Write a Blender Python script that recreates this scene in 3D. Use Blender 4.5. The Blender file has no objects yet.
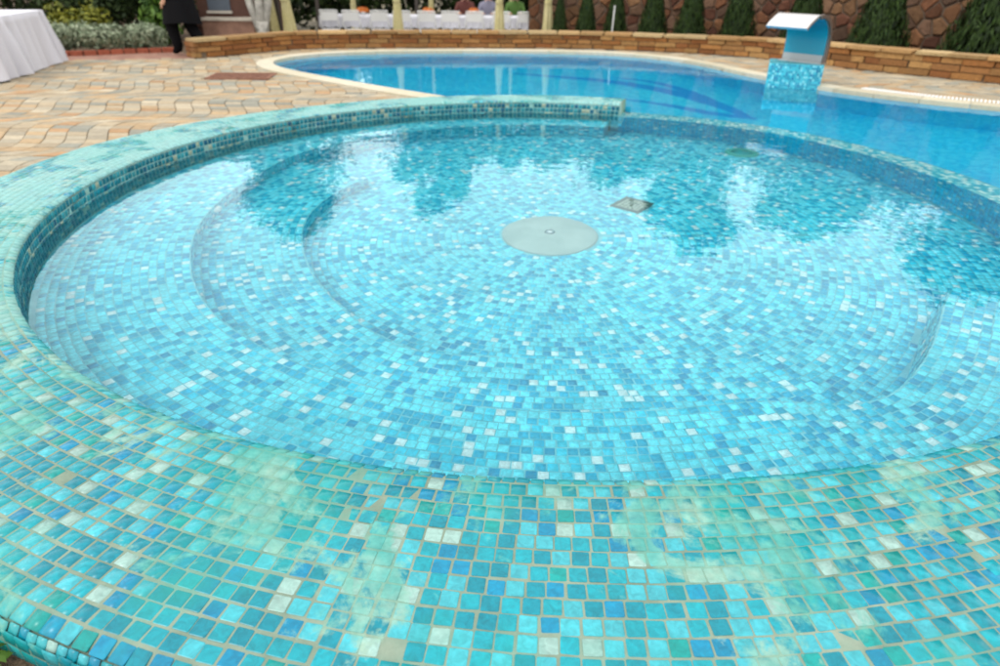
import bpy, bmesh, math, random
import numpy as np
from math import radians as R, sin, cos, pi, atan2, hypot
from mathutils import Vector, Matrix
from mathutils.geometry import tessellate_polygon

random.seed(7); rng = np.random.default_rng(7)
sc = bpy.context.scene
col = sc.collection
def lin(r, g, b):
    f = lambda c: c/12.92 if c <= .04045 else ((c+.055)/1.055)**2.4
    return (f(r/255), f(g/255), f(b/255), 1.0)

# ------------------------------------------------------------------ camera
CAM_H = 1.48
cam = bpy.data.cameras.new('camera'); cam_o = bpy.data.objects.new('camera', cam); col.objects.link(cam_o)
cam.lens = 24.0; cam.sensor_width = 36.0; cam.clip_end = 900; cam.clip_start = .02
cam_o.matrix_world = Matrix.Translation((0, 0, CAM_H)) @ Matrix.Rotation(R(90-28.94), 4, 'X') @ Matrix.Rotation(.0109, 4, 'Z')
cam.dof.use_dof = True; cam.dof.focus_distance = 2.2; cam.dof.aperture_fstop = 2.2
sc.camera = cam_o
# ------------------------------------------------------------------ sky
SUN_EL, SUN_AZ = 52, -115           # azimuth from +Y towards +X
w = bpy.data.worlds.new('World'); sc.world = w; w.use_nodes = True
nt = w.node_tree; nt.nodes.clear()
N = nt.nodes.new
out = N('ShaderNodeOutputWorld'); bg = N('ShaderNodeBackground'); sky = N('ShaderNodeTexSky')
sky.sky_type = 'NISHITA'; sky.sun_disc = False; sky.sun_elevation = R(SUN_EL); sky.sun_rotation = R(SUN_AZ)
tc = N('ShaderNodeTexCoord'); noi = N('ShaderNodeTexNoise'); ramp = N('ShaderNodeValToRGB'); mix = N('ShaderNodeMix')
mix.data_type = 'RGBA'
noi.inputs['Scale'].default_value = 2.6; noi.inputs['Detail'].default_value = 6; noi.inputs['Roughness'].default_value = .55
ramp.color_ramp.elements[0].position = .30; ramp.color_ramp.elements[0].color = (.72, .72, .72, 1)
ramp.color_ramp.elements[1].position = .60; ramp.color_ramp.elements[1].color = (1, 1, 1, 1)
mix.inputs['B'].default_value = (22.0, 21.5, 20.8, 1)
nt.links.new(tc.outputs['Generated'], noi.inputs['Vector']); nt.links.new(noi.outputs['Fac'], ramp.inputs['Fac'])
nt.links.new(ramp.outputs['Color'], mix.inputs['Factor']); nt.links.new(sky.outputs['Color'], mix.inputs['A'])
nt.links.new(mix.outputs['Result'], bg.inputs['Color']); bg.inputs['Strength'].default_value = .1
nt.links.new(bg.outputs['Background'], out.inputs['Surface'])
# ------------------------------------------------------------------ sun
sl = bpy.data.lights.new('sun', 'SUN'); sl.energy = 1.5; sl.angle = R(10); sl.color = (1, .96, .9)
so = bpy.data.objects.new('sun', sl); col.objects.link(so)
_d = Vector((sin(R(SUN_AZ))*cos(R(SUN_EL)), cos(R(SUN_AZ))*cos(R(SUN_EL)), sin(R(SUN_EL))))
so.rotation_euler = (_d).to_track_quat('Z', 'Y').to_euler(); so.location = (0, 0, 20)
# ------------------------------------------------------------------ exposure
vs = sc.view_settings; vs.view_transform = 'Standard'; vs.look = 'None'; vs.exposure = 0.0; vs.gamma = 1.0; vs.use_curve_mapping = False
cy_ = sc.cycles
cy_.use_denoising = True
try: cy_.denoiser = 'OPENIMAGEDENOISE'
except Exception: pass
cy_.caustics_refractive = True; cy_.caustics_reflective = False
cy_.max_bounces = 16; cy_.diffuse_bounces = 7; cy_.glossy_bounces = 4; cy_.transmission_bounces = 12; cy_.transparent_max_bounces = 8
cy_.sample_clamp_indirect = 12

# ================================================================== helpers
def tag(o, label=None, cat=None, group=None, kind=None):
    for k, v in (('label', label), ('category', cat), ('group', group), ('kind', kind)):
        if v: o[k] = v
    return o
def link(o, parent=None):
    col.objects.link(o)
    if parent is not None: o.parent = parent
    return o
def empty(name, loc=(0, 0, 0), rz=0):
    o = bpy.data.objects.new(name, None); o.empty_display_size = .1
    o.location = loc; o.rotation_euler = (0, 0, rz); col.objects.link(o); return o
class MB:
    def __init__(s): s.v = []; s.f = []
    def add(s, vs, fs):
        b = len(s.v); s.v += [tuple(v) for v in vs]; s.f += [tuple(i+b for i in f) for f in fs]; return s
    def box(s, c, d, rz=0, taper=1.0):
        x, y, z = d[0]/2, d[1]/2, d[2]/2
        vs = []
        for sz in (-1, 1):
            t = taper if sz > 0 else 1
            for sx, sy in ((-1, -1), (1, -1), (1, 1), (-1, 1)):
                px, py = sx*x*t, sy*y*t
                vs.append((c[0]+px*cos(rz)-py*sin(rz), c[1]+px*sin(rz)+py*cos(rz), c[2]+sz*z))
        return s.add(vs, [(3, 2, 1, 0), (4, 5, 6, 7), (0, 1, 5, 4), (1, 2, 6, 5), (2, 3, 7, 6), (3, 0, 4, 7)])
    def tube(s, pts, rad, n=8, cap=True):
        pts = [Vector(p) for p in pts]; m = len(pts)
        if not hasattr(rad, '__len__'): rad = [rad]*m
        vs = []; up = Vector((0, 0, 1))
        for i, p in enumerate(pts):
            d = (pts[min(i+1, m-1)]-pts[max(i-1, 0)]).normalized()
            a = d.cross(up)
            if a.length < .05: a = d.cross(Vector((0, 1, 0)))
            a.normalize(); b = d.cross(a)
            for k in range(n):
                t = 2*pi*k/n; vs.append(p+(a*cos(t)+b*sin(t))*rad[i])
        fs = [(i*n+k, i*n+(k+1) % n, (i+1)*n+(k+1) % n, (i+1)*n+k) for i in range(m-1) for k in range(n)]
        if cap: fs += [tuple(range(n-1, -1, -1)), tuple((m-1)*n+k for k in range(n))]
        return s.add(vs, fs)
    def lathe(s, prof, n=32, c=(0, 0, 0)):
        vs = [(c[0]+r*cos(2*pi*k/n), c[1]+r*sin(2*pi*k/n), c[2]+z) for r, z in prof for k in range(n)]
        fs = [(i*n+k, i*n+(k+1) % n, (i+1)*n+(k+1) % n, (i+1)*n+k) for i in range(len(prof)-1) for k in range(n)]
        return s.add(vs, fs)
    def prism(s, poly, z0, z1, top=True, bottom=True):
        n = len(poly)
        vs = [(x, y, z0) for x, y in poly]+[(x, y, z1) for x, y in poly]
        fs = [(i, (i+1) % n, n+(i+1) % n, n+i) for i in range(n)]
        tri = tessellate_polygon([[Vector((x, y, 0)) for x, y in poly]])
        if top: fs += [tuple(n+i for i in t) for t in tri]
        if bottom: fs += [tuple(reversed(t)) for t in tri]
        return s.add(vs, fs)
    def mesh(s, name, mat=None, smooth=False, fix=True):
        m = bpy.data.meshes.new(name); m.from_pydata([tuple(v) for v in s.v], [], s.f)
        if fix:
            bm = bmesh.new(); bm.from_mesh(m); bmesh.ops.recalc_face_normals(bm, faces=bm.faces); bm.to_mesh(m); bm.free()
        if mat: m.materials.append(mat)
        if smooth: m.polygons.foreach_set('use_smooth', [True]*len(m.polygons))
        m.update(); return m
    def build(s, name, mat, parent=None, smooth=False, fix=True):
        return link(bpy.data.objects.new(name, s.mesh(name, mat, smooth, fix)), parent)
def sheet(name, outer, z, mat, hole=None, parent=None):
    """flat polygon with an optional hole"""
    bm = bmesh.new()
    def loop(pts):
        vs = [bm.verts.new((x, y, z)) for x, y in pts]
        return [bm.edges.new((vs[i], vs[(i+1) % len(vs)])) for i in range(len(vs))]
    e = loop(outer)
    if hole: e += loop(hole)
    bmesh.ops.triangle_fill(bm, use_beauty=True, use_dissolve=False, edges=e, normal=(0, 0, 1))
    for f in bm.faces:
        f.normal_update()
        if f.normal.z < 0: f.normal_flip()
    m = bpy.data.meshes.new(name); bm.to_mesh(m); bm.free(); m.materials.append(mat)
    return link(bpy.data.objects.new(name, m), parent)
def interp_closed(table):
    """periodic smooth interpolation of {deg: value}"""
    k = sorted((a % 360, v) for a, v in table.items()); a = [x[0] for x in k]; v = [x[1] for x in k]
    a = [a[-1]-360]+a+[a[0]+360]; v = [v[-1]]+v+[v[0]]
    g = np.arange(0, 360, 1.0); y = np.interp(g, a, v)
    ker = np.hanning(15); ker /= ker.sum()
    y = np.convolve(np.r_[y[-7:], y, y[:7]], ker, 'valid')
    return lambda d: np.interp(np.mod(d, 360), np.r_[g, 360], np.r_[y, y[0]])
def catmull(pts, n=8, closed=False):
    P = [np.array(p, float) for p in pts]; o = []; m = len(P)
    for i in range(m if closed else m-1):
        if closed: a, b, c, d = P[i-1], P[i], P[(i+1) % m], P[(i+2) % m]
        else: a, b, c, d = P[max(i-1, 0)], P[i], P[i+1], P[min(i+2, m-1)]
        for k in range(n):
            t = k/n
            o.append(.5*((2*b)+(-a+c)*t+(2*a-5*b+4*c-d)*t*t+(-a+3*b-3*c+d)*t**3))
    if not closed: o.append(P[-1])
    return [tuple(p) for p in o]
def inside(poly, pts):
    poly = np.array(poly); x, y = pts[:, 0], pts[:, 1]; r = np.zeros(len(pts), bool)
    for i in range(len(poly)):
        (x0, y0), (x1, y1) = poly[i-1], poly[i]
        if y0 == y1: continue
        r ^= ((y0 > y) != (y1 > y)) & (x < (x1-x0)*(y-y0)/(y1-y0)+x0)
    return r
def dist_poly(poly, pts):
    poly = np.array(poly); d = np.full(len(pts), 1e9)
    for i in range(len(poly)):
        a, b = poly[i-1], poly[i]; ab = b-a
        t = np.clip(((pts-a)@ab)/(ab@ab+1e-12), 0, 1); d = np.minimum(d, np.hypot(*(pts-(a+t[:, None]*ab)).T))
    return d
# ------------------------------------------------------------------ materials
def mat(name, c=(.5, .5, .5, 1), rough=.6, metal=0, spec=.5):
    m = bpy.data.materials.new(name); m.use_nodes = True
    b = m.node_tree.nodes['Principled BSDF']
    b.inputs['Base Color'].default_value = c; b.inputs['Roughness'].default_value = rough
    b.inputs['Metallic'].default_value = metal; b.inputs['Specular IOR Level'].default_value = spec
    return m
class G:
    """small node-graph helper"""
    def __init__(s, m): s.m = m; s.t = m.node_tree; s.b = s.t.nodes['Principled BSDF']
    def n(s, t, **k):
        o = s.t.nodes.new(t)
        for a, b in k.items(): setattr(o, a, b)
        return o
    def l(s, a, b): s.t.links.new(a, b)
    def pos(s): return s.n('ShaderNodeNewGeometry').outputs['Position']
    def noise(s, vec, scale, detail=3, rough=.55, dist=0):
        o = s.n('ShaderNodeTexNoise'); o.inputs['Scale'].default_value = scale; o.inputs['Detail'].default_value = detail
        o.inputs['Roughness'].default_value = rough; o.inputs['Distortion'].default_value = dist
        s.l(vec, o.inputs['Vector']); return o.outputs['Fac']
    def ramp(s, fac, stops):
        o = s.n('ShaderNodeValToRGB'); e = o.color_ramp.elements
        while len(e) < len(stops): e.new(.5)
        for x, (p, c) in zip(e, stops): x.position = p; x.color = c if len(c) == 4 else (*c, 1)
        s.l(fac, o.inputs['Fac']); return o.outputs['Color']
    def mix(s, fac, a, b, mode='MIX'):
        o = s.n('ShaderNodeMix', data_type='RGBA', blend_type=mode)
        for v, k in ((fac, 'Factor'), (a, 'A'), (b, 'B')):
            if hasattr(v, 'is_linked'): s.l(v, o.inputs[k])
            else: o.inputs[k].default_value = v
        return o.outputs['Result']
    def math(s, op, a, b=0.0):
        o = s.n('ShaderNodeMath', operation=op)
        for v, i in ((a, 0), (b, 1)):
            if hasattr(v, 'is_linked'): s.l(v, o.inputs[i])
            else: o.inputs[i].default_value = v
        return o.outputs[0]
    def bump(s, h, strength=.3, dist=.01):
        o = s.n('ShaderNodeBump'); o.inputs['Strength'].default_value = strength; o.inputs['Distance'].default_value = dist
        s.l(h, o.inputs['Height']); s.l(o.outputs['Normal'], s.b.inputs['Normal'])
    def base(s, c): s.l(c, s.b.inputs['Base Color'])
gr = lambda v: (v, v, v, 1)
def speckled(name, stops, scale, rough=.7, fine=40, bump=.3, dist=.01, spec=.3):
    m = mat(name, rough=rough, spec=spec); g = G(m); p = g.pos()
    c = g.ramp(g.noise(p, scale, 5, .6), stops)
    f = g.noise(p, fine, 4, .6)
    g.base(g.mix(1.0, c, g.ramp(f, [(.25, gr(.72)), (.75, gr(1.15))]), 'MULTIPLY')); g.bump(f, bump, dist); return m
def piece_mat(name, src, rough=.7, mott=.25, fine=25, bump=.4, dist=.006, spec=.3):
    """colour from the object (single pieces) or from the face attribute (joined pieces)"""
    m = mat(name, rough=rough, spec=spec); g = G(m); p = g.pos()
    if src == 'object': c = g.n('ShaderNodeObjectInfo').outputs['Color']
    else: c = g.n('ShaderNodeAttribute', attribute_name='tone').outputs['Color']
    f = g.noise(p, fine, 5, .65)
    g.base(g.mix(1.0, c, g.ramp(f, [(.25, gr(1-mott)), (.75, gr(1+mott*.5))]), 'MULTIPLY')); g.bump(f, bump, dist); return m
def film(g, p, c, amount=1.0):
    """patchy lime and algae coat over tile and joint alike; far part also carries painted sky reflection"""
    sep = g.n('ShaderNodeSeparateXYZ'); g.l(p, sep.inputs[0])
    far_film_sky = g.n('ShaderNodeMapRange'); far_film_sky.inputs['From Min'].default_value = 1.6; far_film_sky.inputs['From Max'].default_value = 4.2; far_film_sky.inputs['To Max'].default_value = .10
    g.l(sep.outputs['Y'], far_film_sky.inputs['Value'])
    # scale builds up along the waterline
    vd = g.n('ShaderNodeVectorMath', operation='DISTANCE'); g.l(p, vd.inputs[0]); vd.inputs[1].default_value = (.33, 4.80, .1)
    edge = g.n('ShaderNodeMapRange'); edge.inputs['From Min'].default_value = 3.24; edge.inputs['From Max'].default_value = 3.50; edge.inputs['To Min'].default_value = .055; edge.inputs['To Max'].default_value = 0
    g.l(vd.outputs['Value'], edge.inputs['Value'])
    a = g.math('ADD', g.math('ADD', g.noise(p, 2.4, 7, .66, .9), far_film_sky.outputs['Result']), edge.outputs['Result'])
    b = g.noise(p, 30, 4, .6)
    mask = g.math('MULTIPLY', g.ramp(g.math('ADD', a, g.math('MULTIPLY', g.math('SUBTRACT', b, .5), .16)), [(.545, gr(0)), (.61, gr(1))]), amount)
    hue = g.ramp(g.noise(p, 2.9, 5, .65), [(.36, (.03, .27, .235, 1)), (.5, (.11, .34, .285, 1)), (.66, (.25, .38, .30, 1))])
    hue = g.mix(g.math('MULTIPLY', far_film_sky.outputs['Result'], 8.0), hue, (.26, .47, .46, 1))  # grazing sky reflection painted into the far film as pale aqua
    hue = g.mix(1.0, hue, g.ramp(b, [(.3, gr(.72)), (.7, gr(1.1))]), 'MULTIPLY')
    thin = g.math('MULTIPLY', g.ramp(g.noise(p, 1.7, 4, .6), [(.48, gr(0)), (.62, gr(.55))]), amount)
    c = g.mix(thin, c, (.004, .25, .21, 1))
    return g.mix(g.math('MULTIPLY', mask, .80), c, hue), mask
def tile_mat(name, src, coated):
    m = mat(name, rough=.36, spec=.32); g = G(m); p = g.pos()
    c = g.n('ShaderNodeObjectInfo').outputs['Color'] if src == 'object' else g.n('ShaderNodeAttribute', attribute_name='tone').outputs['Color']
    f = g.noise(p, 46, 4, .6, .8)
    c = g.mix(1.0, c, g.ramp(f, [(.28, gr(.74)), (.7, gr(1.18))]), 'MULTIPLY')
    c = g.mix(1.0, c, g.ramp(g.noise(p, 1.4, 3), [(.3, gr(.86)), (.7, gr(1.08))]), 'MULTIPLY')
    if coated:
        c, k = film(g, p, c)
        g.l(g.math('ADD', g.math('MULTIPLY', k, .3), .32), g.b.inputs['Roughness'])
    g.base(c); g.bump(g.noise(p, 18, 2), .12, .01); return m
def grout_mat(name, c0, c1, coated):
    m = mat(name, rough=.8, spec=.25); g = G(m); p = g.pos()
    c = g.ramp(g.noise(p, 7, 5, .65), [(.3, c0), (.7, c1)])
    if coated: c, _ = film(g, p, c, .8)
    g.base(c); g.bump(g.noise(p, 90, 3), .3, .003); return m

M = {}
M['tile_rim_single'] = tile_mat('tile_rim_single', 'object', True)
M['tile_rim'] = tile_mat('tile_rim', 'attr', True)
M['tile_in'] = tile_mat('tile_in', 'attr', False)
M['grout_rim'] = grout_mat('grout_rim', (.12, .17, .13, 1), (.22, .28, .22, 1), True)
M['grout_in'] = grout_mat('grout_in', (.06, .36, .46, 1), (.22, .56, .64, 1), False)
M['white_metal'] = mat('white_metal', (.74, .75, .75, 1), .45)
M['steel'] = mat('steel', (.55, .55, .55, 1), .34, 1)
g = G(M['steel']); g.bump(g.noise(g.pos(), 60, 2), .05, .01)
M['black_cloth'] = mat('black_cloth', (.004, .004, .005, 1), .9, 0, .1)
M['skin'] = mat('skin', lin(205, 160, 135), .55)
M['hair'] = mat('hair', (.03, .02, .015, 1), .6)
M['plate'] = mat('plate', rough=.4); g = G(M['plate']); g.base(g.ramp(g.noise(g.pos(), 5, 5, .6), [(.3, (.25, .36, .36, 1)), (.7, (.36, .46, .45, 1))]))
M['cloth'] = mat('cloth', (.52, .52, .57, 1), .85)
M['curtain'] = speckled('curtain', [(.3, (.46, .41, .19)), (.7, (.53, .48, .27))], 3, .85, 30, .1)
M['bark'] = speckled('bark', [(.3, (.05, .035, .025)), (.7, (.12, .09, .065))], 6, .9, 30, .6, .03)
M['pale_bark'] = speckled('pale_bark', [(.3, (.30, .29, .26)), (.7, (.52, .50, .45))], 9, .9, 40, .5, .02)
M['soil'] = speckled('soil', [(.3, (.06, .04, .026)), (.7, (.16, .11, .07))], 5, .95, 60, .8, .02)
M['rust'] = speckled('rust', [(.3, (.16, .07, .045)), (.7, (.30, .15, .10))], 12, .8, 60, .3)
M['dark'] = mat('dark', (.02, .02, .02, 1), .8)

# ================================================================== plan of the place
CX, CY = .33, 4.80                    # centre of the round pool
Z_W, Z_RIM = -.03, .10
Z_BENCH, Z_STEP, Z_FLOOR = -.33, -.56, -.80
T_RIM, T_IN = .0515, .046
r_out = interp_closed({180: 4.0, 165: 4.0, 152: 3.90, 132: 3.76, 121: 3.73, 106: 3.72, 73: 3.72, 60: 3.72, 195: 4.03, 215: 4.04, 250: 4.05, 270: 4.06, 300: 4.06, 320: 4.05, 340: 3.9, 20: 3.75})
r_in = interp_closed({75: 3.25, 90: 3.25, 110: 3.24, 140: 3.25, 180: 3.26, 200: 3.28, 220: 3.28, 240: 3.27, 260: 3.23, 270: 3.21, 285: 3.235, 300: 3.29, 315: 3.3, 335: 3.33, 0: 3.36, 20: 3.36, 40: 3.40, 55: 3.36, 66: 3.29})
r_b1 = interp_closed({-140+360: 2.48, 203: 2.45, 190: 2.46, 178: 2.48, 160: 2.56, 143: 2.76, 131: 2.78, 108: 2.86, 74: 2.92, 262: 2.46, 270: 2.46, 278: 2.46, 286: 2.48, 291: 2.52, 295: 2.66, 298: 2.73, 302: 2.73, 306: 2.69, 312: 2.65, 319: 2.60, 327: 2.58, 333: 2.64, 0: 2.7})
foot = interp_closed({285: 0, 300: .03, 312: .05, 325: .055, 338: .05, 355: 0, 100: 0, 200: 0})   # how far the bench riser slopes out at its foot
r_b2 = interp_closed({225: 1.82, 205: 1.76, 190: 1.77, 175: 1.80, 152: 1.82, 140: 1.84, 245: 1.96, 260: 1.86, 277: 1.84, 292: 1.97, 298: 2.1})
RIM0, RIM1 = 72, 316
BEN0, BEN1 = 74, 331
ST0, ST1 = 146, 300
def pol(r, d): return (CX+r*cos(R(d)), CY+r*sin(R(d)))

BIG = catmull([(-.55, 8.62), (-1.42, 9.30), (-2.50, 10.24), (-3.36, 11.05), (-3.80, 11.70), (-3.86, 12.3), (-3.5, 12.95), (-2.75, 13.45),
               (-1.42, 13.80), (.33, 13.96), (1.85, 13.82), (2.85, 13.25), (3.45, 12.35), (3.95, 11.0), (4.62, 9.75), (5.35, 8.98), (6.1, 8.45), (7.4, 7.6),
               (8.6, 6.0), (8.6, 3.9), (7.4, 2.2), (5.6, 1.6), (4.2, 1.75), (3.45, 2.15)], 6)
arc_out = [pol(float(r_out(d)), d) for d in np.arange(312, 72, -4)]
def arc(rf, a, b, step=3): return [pol(float(rf(d)), d) for d in np.arange(a, b+.01, step)]
# outline of all the open water: rim inside, then the big pool, then back along the rim's outer edge
WATER = arc(lambda d: r_in(d)+.03, RIM0, RIM1, 4)+[pol(3.9, RIM1)]+BIG[::-1]+[pol(float(r_out(d))-.05, d) for d in np.arange(100, RIM0-.1, -4)]
HOLE = [pol(float(r_out(d))-.04, d) for d in np.arange(103, RIM1+.1, 4)]+[tuple(np.array(p)) for p in BIG[::-1]]

# low wall line (front face), left end to right
WALL = catmull([(-5.28, 12.45), (-4.6, 13.25), (-3.95, 13.99), (-2.8, 14.32), (-1.46, 14.50), (0, 14.62), (1.16, 14.66), (2.71, 14.35), (4.1, 13.80), (5.05, 13.05), (5.93, 11.93), (6.78, 11.05), (7.35, 10.5), (9.2, 8.8), (11, 7.2)], 8)

# ================================================================== ground, terrace, water
ground_outer = [(-260, -120), (260, -120), (260, -60), (20, -1)]+WALL[::-1]+[(-5.7, 12.9), (-6.1, 14.5), (-7.5, 22), (-60, 120), (-260, 160)]
tag(sheet('ground', ground_outer, -.016, M['soil'], HOLE), kind='structure')
terr = [(-60, 120), (-7.5, 22), (-6.1, 14.5), (-5.7, 12.9)]+WALL+[(20, -1), (260, -60), (260, 420), (-260, 420), (-260, 160)]
M['terrace'] = speckled('terrace', [(.3, (.09, .075, .05)), (.7, (.16, .14, .09))], 2, .95, 30, .6, .02)
tag(sheet('terrace', terr, -.42, M['terrace']), kind='structure')

m = bpy.data.materials.new('water'); m.use_nodes = True; t = m.node_tree; t.nodes.clear()
o = t.nodes.new('ShaderNodeOutputMaterial'); gl = t.nodes.new('ShaderNodeBsdfGlass'); gl.inputs['IOR'].default_value = 1.333
gl.inputs['Roughness'].default_value = 0; gl.inputs['Color'].default_value = (.84, .985, 1, 1)
geo = t.nodes.new('ShaderNodeNewGeometry'); nz = t.nodes.new('ShaderNodeTexNoise'); nz.inputs['Scale'].default_value = 5.5; nz.inputs['Detail'].default_value = 2.5
mp = t.nodes.new('ShaderNodeMapping'); mp.inputs['Scale'].default_value = (1, 1, 1)
bp = t.nodes.new('ShaderNodeBump'); bp.inputs['Strength'].default_value = .09; bp.inputs['Distance'].default_value = .02
t.links.new(geo.outputs['Position'], mp.inputs['Vector']); t.links.new(mp.outputs['Vector'], nz.inputs['Vector'])
t.links.new(nz.outputs['Fac'], bp.inputs['Height']); t.links.new(bp.outputs['Normal'], gl.inputs['Normal']); t.links.new(gl.outputs['BSDF'], o.inputs['Surface'])
tag(sheet('water', WATER, Z_W, m), kind='structure')

# ================================================================== round pool
pool = tag(empty('round_pool', (CX, CY, 0)), 'round shallow pool lined with turquoise mosaic, wide tiled rim and sunken benches', 'pool')
def part(mb, name, mt, parent, smooth=False):
    """mesh given in world space, parented with its place kept"""
    o = mb.build(name, mt, parent, smooth); o.matrix_parent_inverse = parent.matrix_world.inverted() if False else Matrix.Translation(-Vector(parent.location)); return o
def ring_body(a0, a1, prof_fn, closed_prof=True, step=1.5):
    mb = MB(); angs = np.arange(a0, a1+.01, step); P = [prof_fn(a) for a in angs]; n = len(P[0])
    vs = [(*pol(r, a), z) for a, pr in zip(angs, P) for r, z in pr]
    fs = [(i*n+k, i*n+(k+1) % n, (i+1)*n+(k+1) % n, (i+1)*n+k) for i in range(len(angs)-1) for k in range(n if closed_prof else n-1)]
    if closed_prof: fs += [tuple(range(n)), tuple((len(angs)-1)*n+k for k in range(n-1, -1, -1))]
    return mb.add(vs, fs)
D = .0016
def rim_prof(a):
    D = .0003
    i, o_ = float(r_in(a)), float(r_out(a))
    return [(i+.002, -.95), (i+.002, Z_RIM-.035), (i+.012, Z_RIM-.012-D), (i+.035, Z_RIM-D), (o_-.07, Z_RIM-D), (o_-.035, Z_RIM-.012-D), (o_-D-.004, Z_RIM-.045), (o_-D, Z_RIM-.06), (o_-D, -.95)]
part(ring_body(RIM0, RIM1, rim_prof), 'rim', M['grout_rim'], pool, True)
part(ring_body(BEN0, BEN1, lambda a: [(float(r_b1(a)-foot(a))+D, Z_FLOOR-.02), (float(r_b1(a))+D, Z_BENCH-D), (float(r_in(a))+.05, Z_BENCH-D), (float(r_in(a))+.05, -.95)]), 'bench', M['grout_in'], pool)
part(ring_body(ST0, ST1, lambda a: [(float(r_b2(a))+D, -.95), (float(r_b2(a))+D, Z_STEP-D), (float(r_b1(a))+.06, Z_STEP-D), (float(r_b1(a))+.06, -.95)]), 'step', M['grout_in'], pool)
DIV_W = .29
part(ring_body(RIM1-364, RIM0+2, lambda a: [(float(r_in(a))+D, -1.6), (float(r_in(a))+D, Z_W-.03), (float(r_in(a))+DIV_W, Z_W-.03), (float(r_in(a))+DIV_W, -1.6)]), 'divider_wall', M['grout_in'], pool)
mb = MB(); mb.prism([pol(float(r_in(d))+.06, d) for d in range(0, 360, 4)], Z_FLOOR-.1, Z_FLOOR-D); part(mb, 'floor_bed', M['grout_in'], pool)

PAL_RIM = [((.0, .185, .245, 1), .28), ((.003, .245, .300, 1), .27), ((.040, .325, .385, 1), .23), ((.0, .180, .310, 1), .11), ((.22, .36, .33, 1), .06), ((.0, .225, .215, 1), .05)]
PAL_IN = [((.115, .68, .82, 1), .48), ((.02, .53, .72, 1), .19), ((.0, .39, .60, 1), .21), ((.0, .31, .53, 1), .05), ((.58, .75, .79, 1), .07)]
def pick(pal, n):
    p = np.array([x[1] for x in pal]); c = np.array([x[0][:3] for x in pal]); i = rng.choice(len(pal), n, p=p/p.sum())
    return c[i]*rng.uniform(.9, 1.1, (n, 1))
class Tiles:
    def __init__(s): s.c = []; s.u = []; s.v = []; s.h = []; s.col = []
    def rows(s, a0, a1, rowfn, nrows, pitch, pal, joint, keep=None, jit=.0012):
        """rowfn(k, deg array) -> r, z, slope angle of the surface (0 = flat, 90 = wall facing the centre)"""
        for k in range(nrows):
            r_mid = float(np.mean(rowfn(k, np.array([a0*.5+a1*.5]))[0]))
            n = max(6, int(R(a1-a0)*r_mid/pitch)); da = (a1-a0)/n
            a = a0+da*(np.arange(n)+.5)+rng.uniform(0, .25)*da
            a = a[a < a1-da*.3]
            r, z, sl = rowfn(k, a)
            r = np.broadcast_to(r, a.shape).astype(float); z = np.broadcast_to(z, a.shape).astype(float)
            ok = np.ones(len(a), bool) if keep is None else keep(k, a, r)
            a, r, z = a[ok], r[ok], z[ok]; n = len(a)
            if n == 0: continue
            th = np.radians(a); er = np.stack([np.cos(th), np.sin(th), 0*th], 1); et = np.stack([-np.sin(th), np.cos(th), 0*th], 1)
            s_ = np.radians(np.broadcast_to(sl, (n,)) if not hasattr(sl, '__len__') else np.asarray(sl)[ok])[:, None]
            v = er*np.cos(s_)+np.array([0, 0, 1])*np.sin(s_)
            w = rng.normal(0, .022, (n, 1)); u = et*np.cos(w)+v*np.sin(w); v = v*np.cos(w)-et*np.sin(w)
            nrm = np.cross(u, v); nrm *= np.sign((nrm*np.where(np.abs(s_) > 1.2, -er*np.sign(s_), np.array([[0, 0, 1.]]))).sum(1, keepdims=True)+1e-9)
            tl = rng.normal(0, .007, (n, 2)); u = u+nrm*tl[:, :1]; v = v+nrm*tl[:, 1:]
            c = np.stack([CX+r*np.cos(th), CY+r*np.sin(th), z], 1)+rng.normal(0, jit, (n, 3))*[1, 1, .35]
            width = R(da)*r
            h = np.stack([(width-joint)/2*rng.uniform(.96, 1.02, n), np.full(n, (pitch-joint)/2)*rng.uniform(.96, 1.02, n)], 1)
            s.c.append(c); s.u.append(u); s.v.append(v); s.h.append(h); s.col.append(pick(pal, n))
    def cat(s): return [np.concatenate(x) for x in (s.c, s.u, s.v, s.h, s.col)]
def tiles_mesh(name, c, u, v, h, colr, mt, parent, th=.006, sgn=-1):
    n = len(c); nr = np.cross(u, v)*sgn; nr /= np.linalg.norm(nr, axis=1, keepdims=True)
    V = np.zeros((n, 8, 3)); sg = np.array([(-1, -1), (1, -1), (1, 1), (-1, 1)])
    for i, (a, b) in enumerate(sg):
        V[:, i] = c+u*(a*h[:, :1])+v*(b*h[:, 1:])-nr*(th*.6)
        V[:, 4+i] = c+u*(a*(h[:, :1]-.0022))+v*(b*(h[:, 1:]-.0022))+nr*.0008
    F = np.array([(4, 5, 6, 7), (0, 1, 5, 4), (1, 2, 6, 5), (2, 3, 7, 6), (3, 0, 4, 7)])
    F = (F[None]+(np.arange(n)*8)[:, None, None]).reshape(-1)
    m = bpy.data.meshes.new(name); m.vertices.add(n*8); m.vertices.foreach_set('co', V.reshape(-1))
    m.loops.add(len(F)); m.loops.foreach_set('vertex_index', F.astype(np.int32)); m.polygons.add(n*5)
    m.polygons.foreach_set('loop_start', np.arange(0, n*20, 4, dtype=np.int32)); m.update(calc_edges=True); m.validate()
    at = m.attributes.new('tone', 'FLOAT_COLOR', 'FACE')
    cc = np.repeat(np.c_[colr, np.ones(n)], 5, axis=0); at.data.foreach_set('color', cc.reshape(-1).astype(np.float32))
    m.materials.append(mt); o = bpy.data.objects.new(name, m); link(o, parent)
    o.matrix_parent_inverse = Matrix.Translation(-Vector(parent.location)); return o
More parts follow.
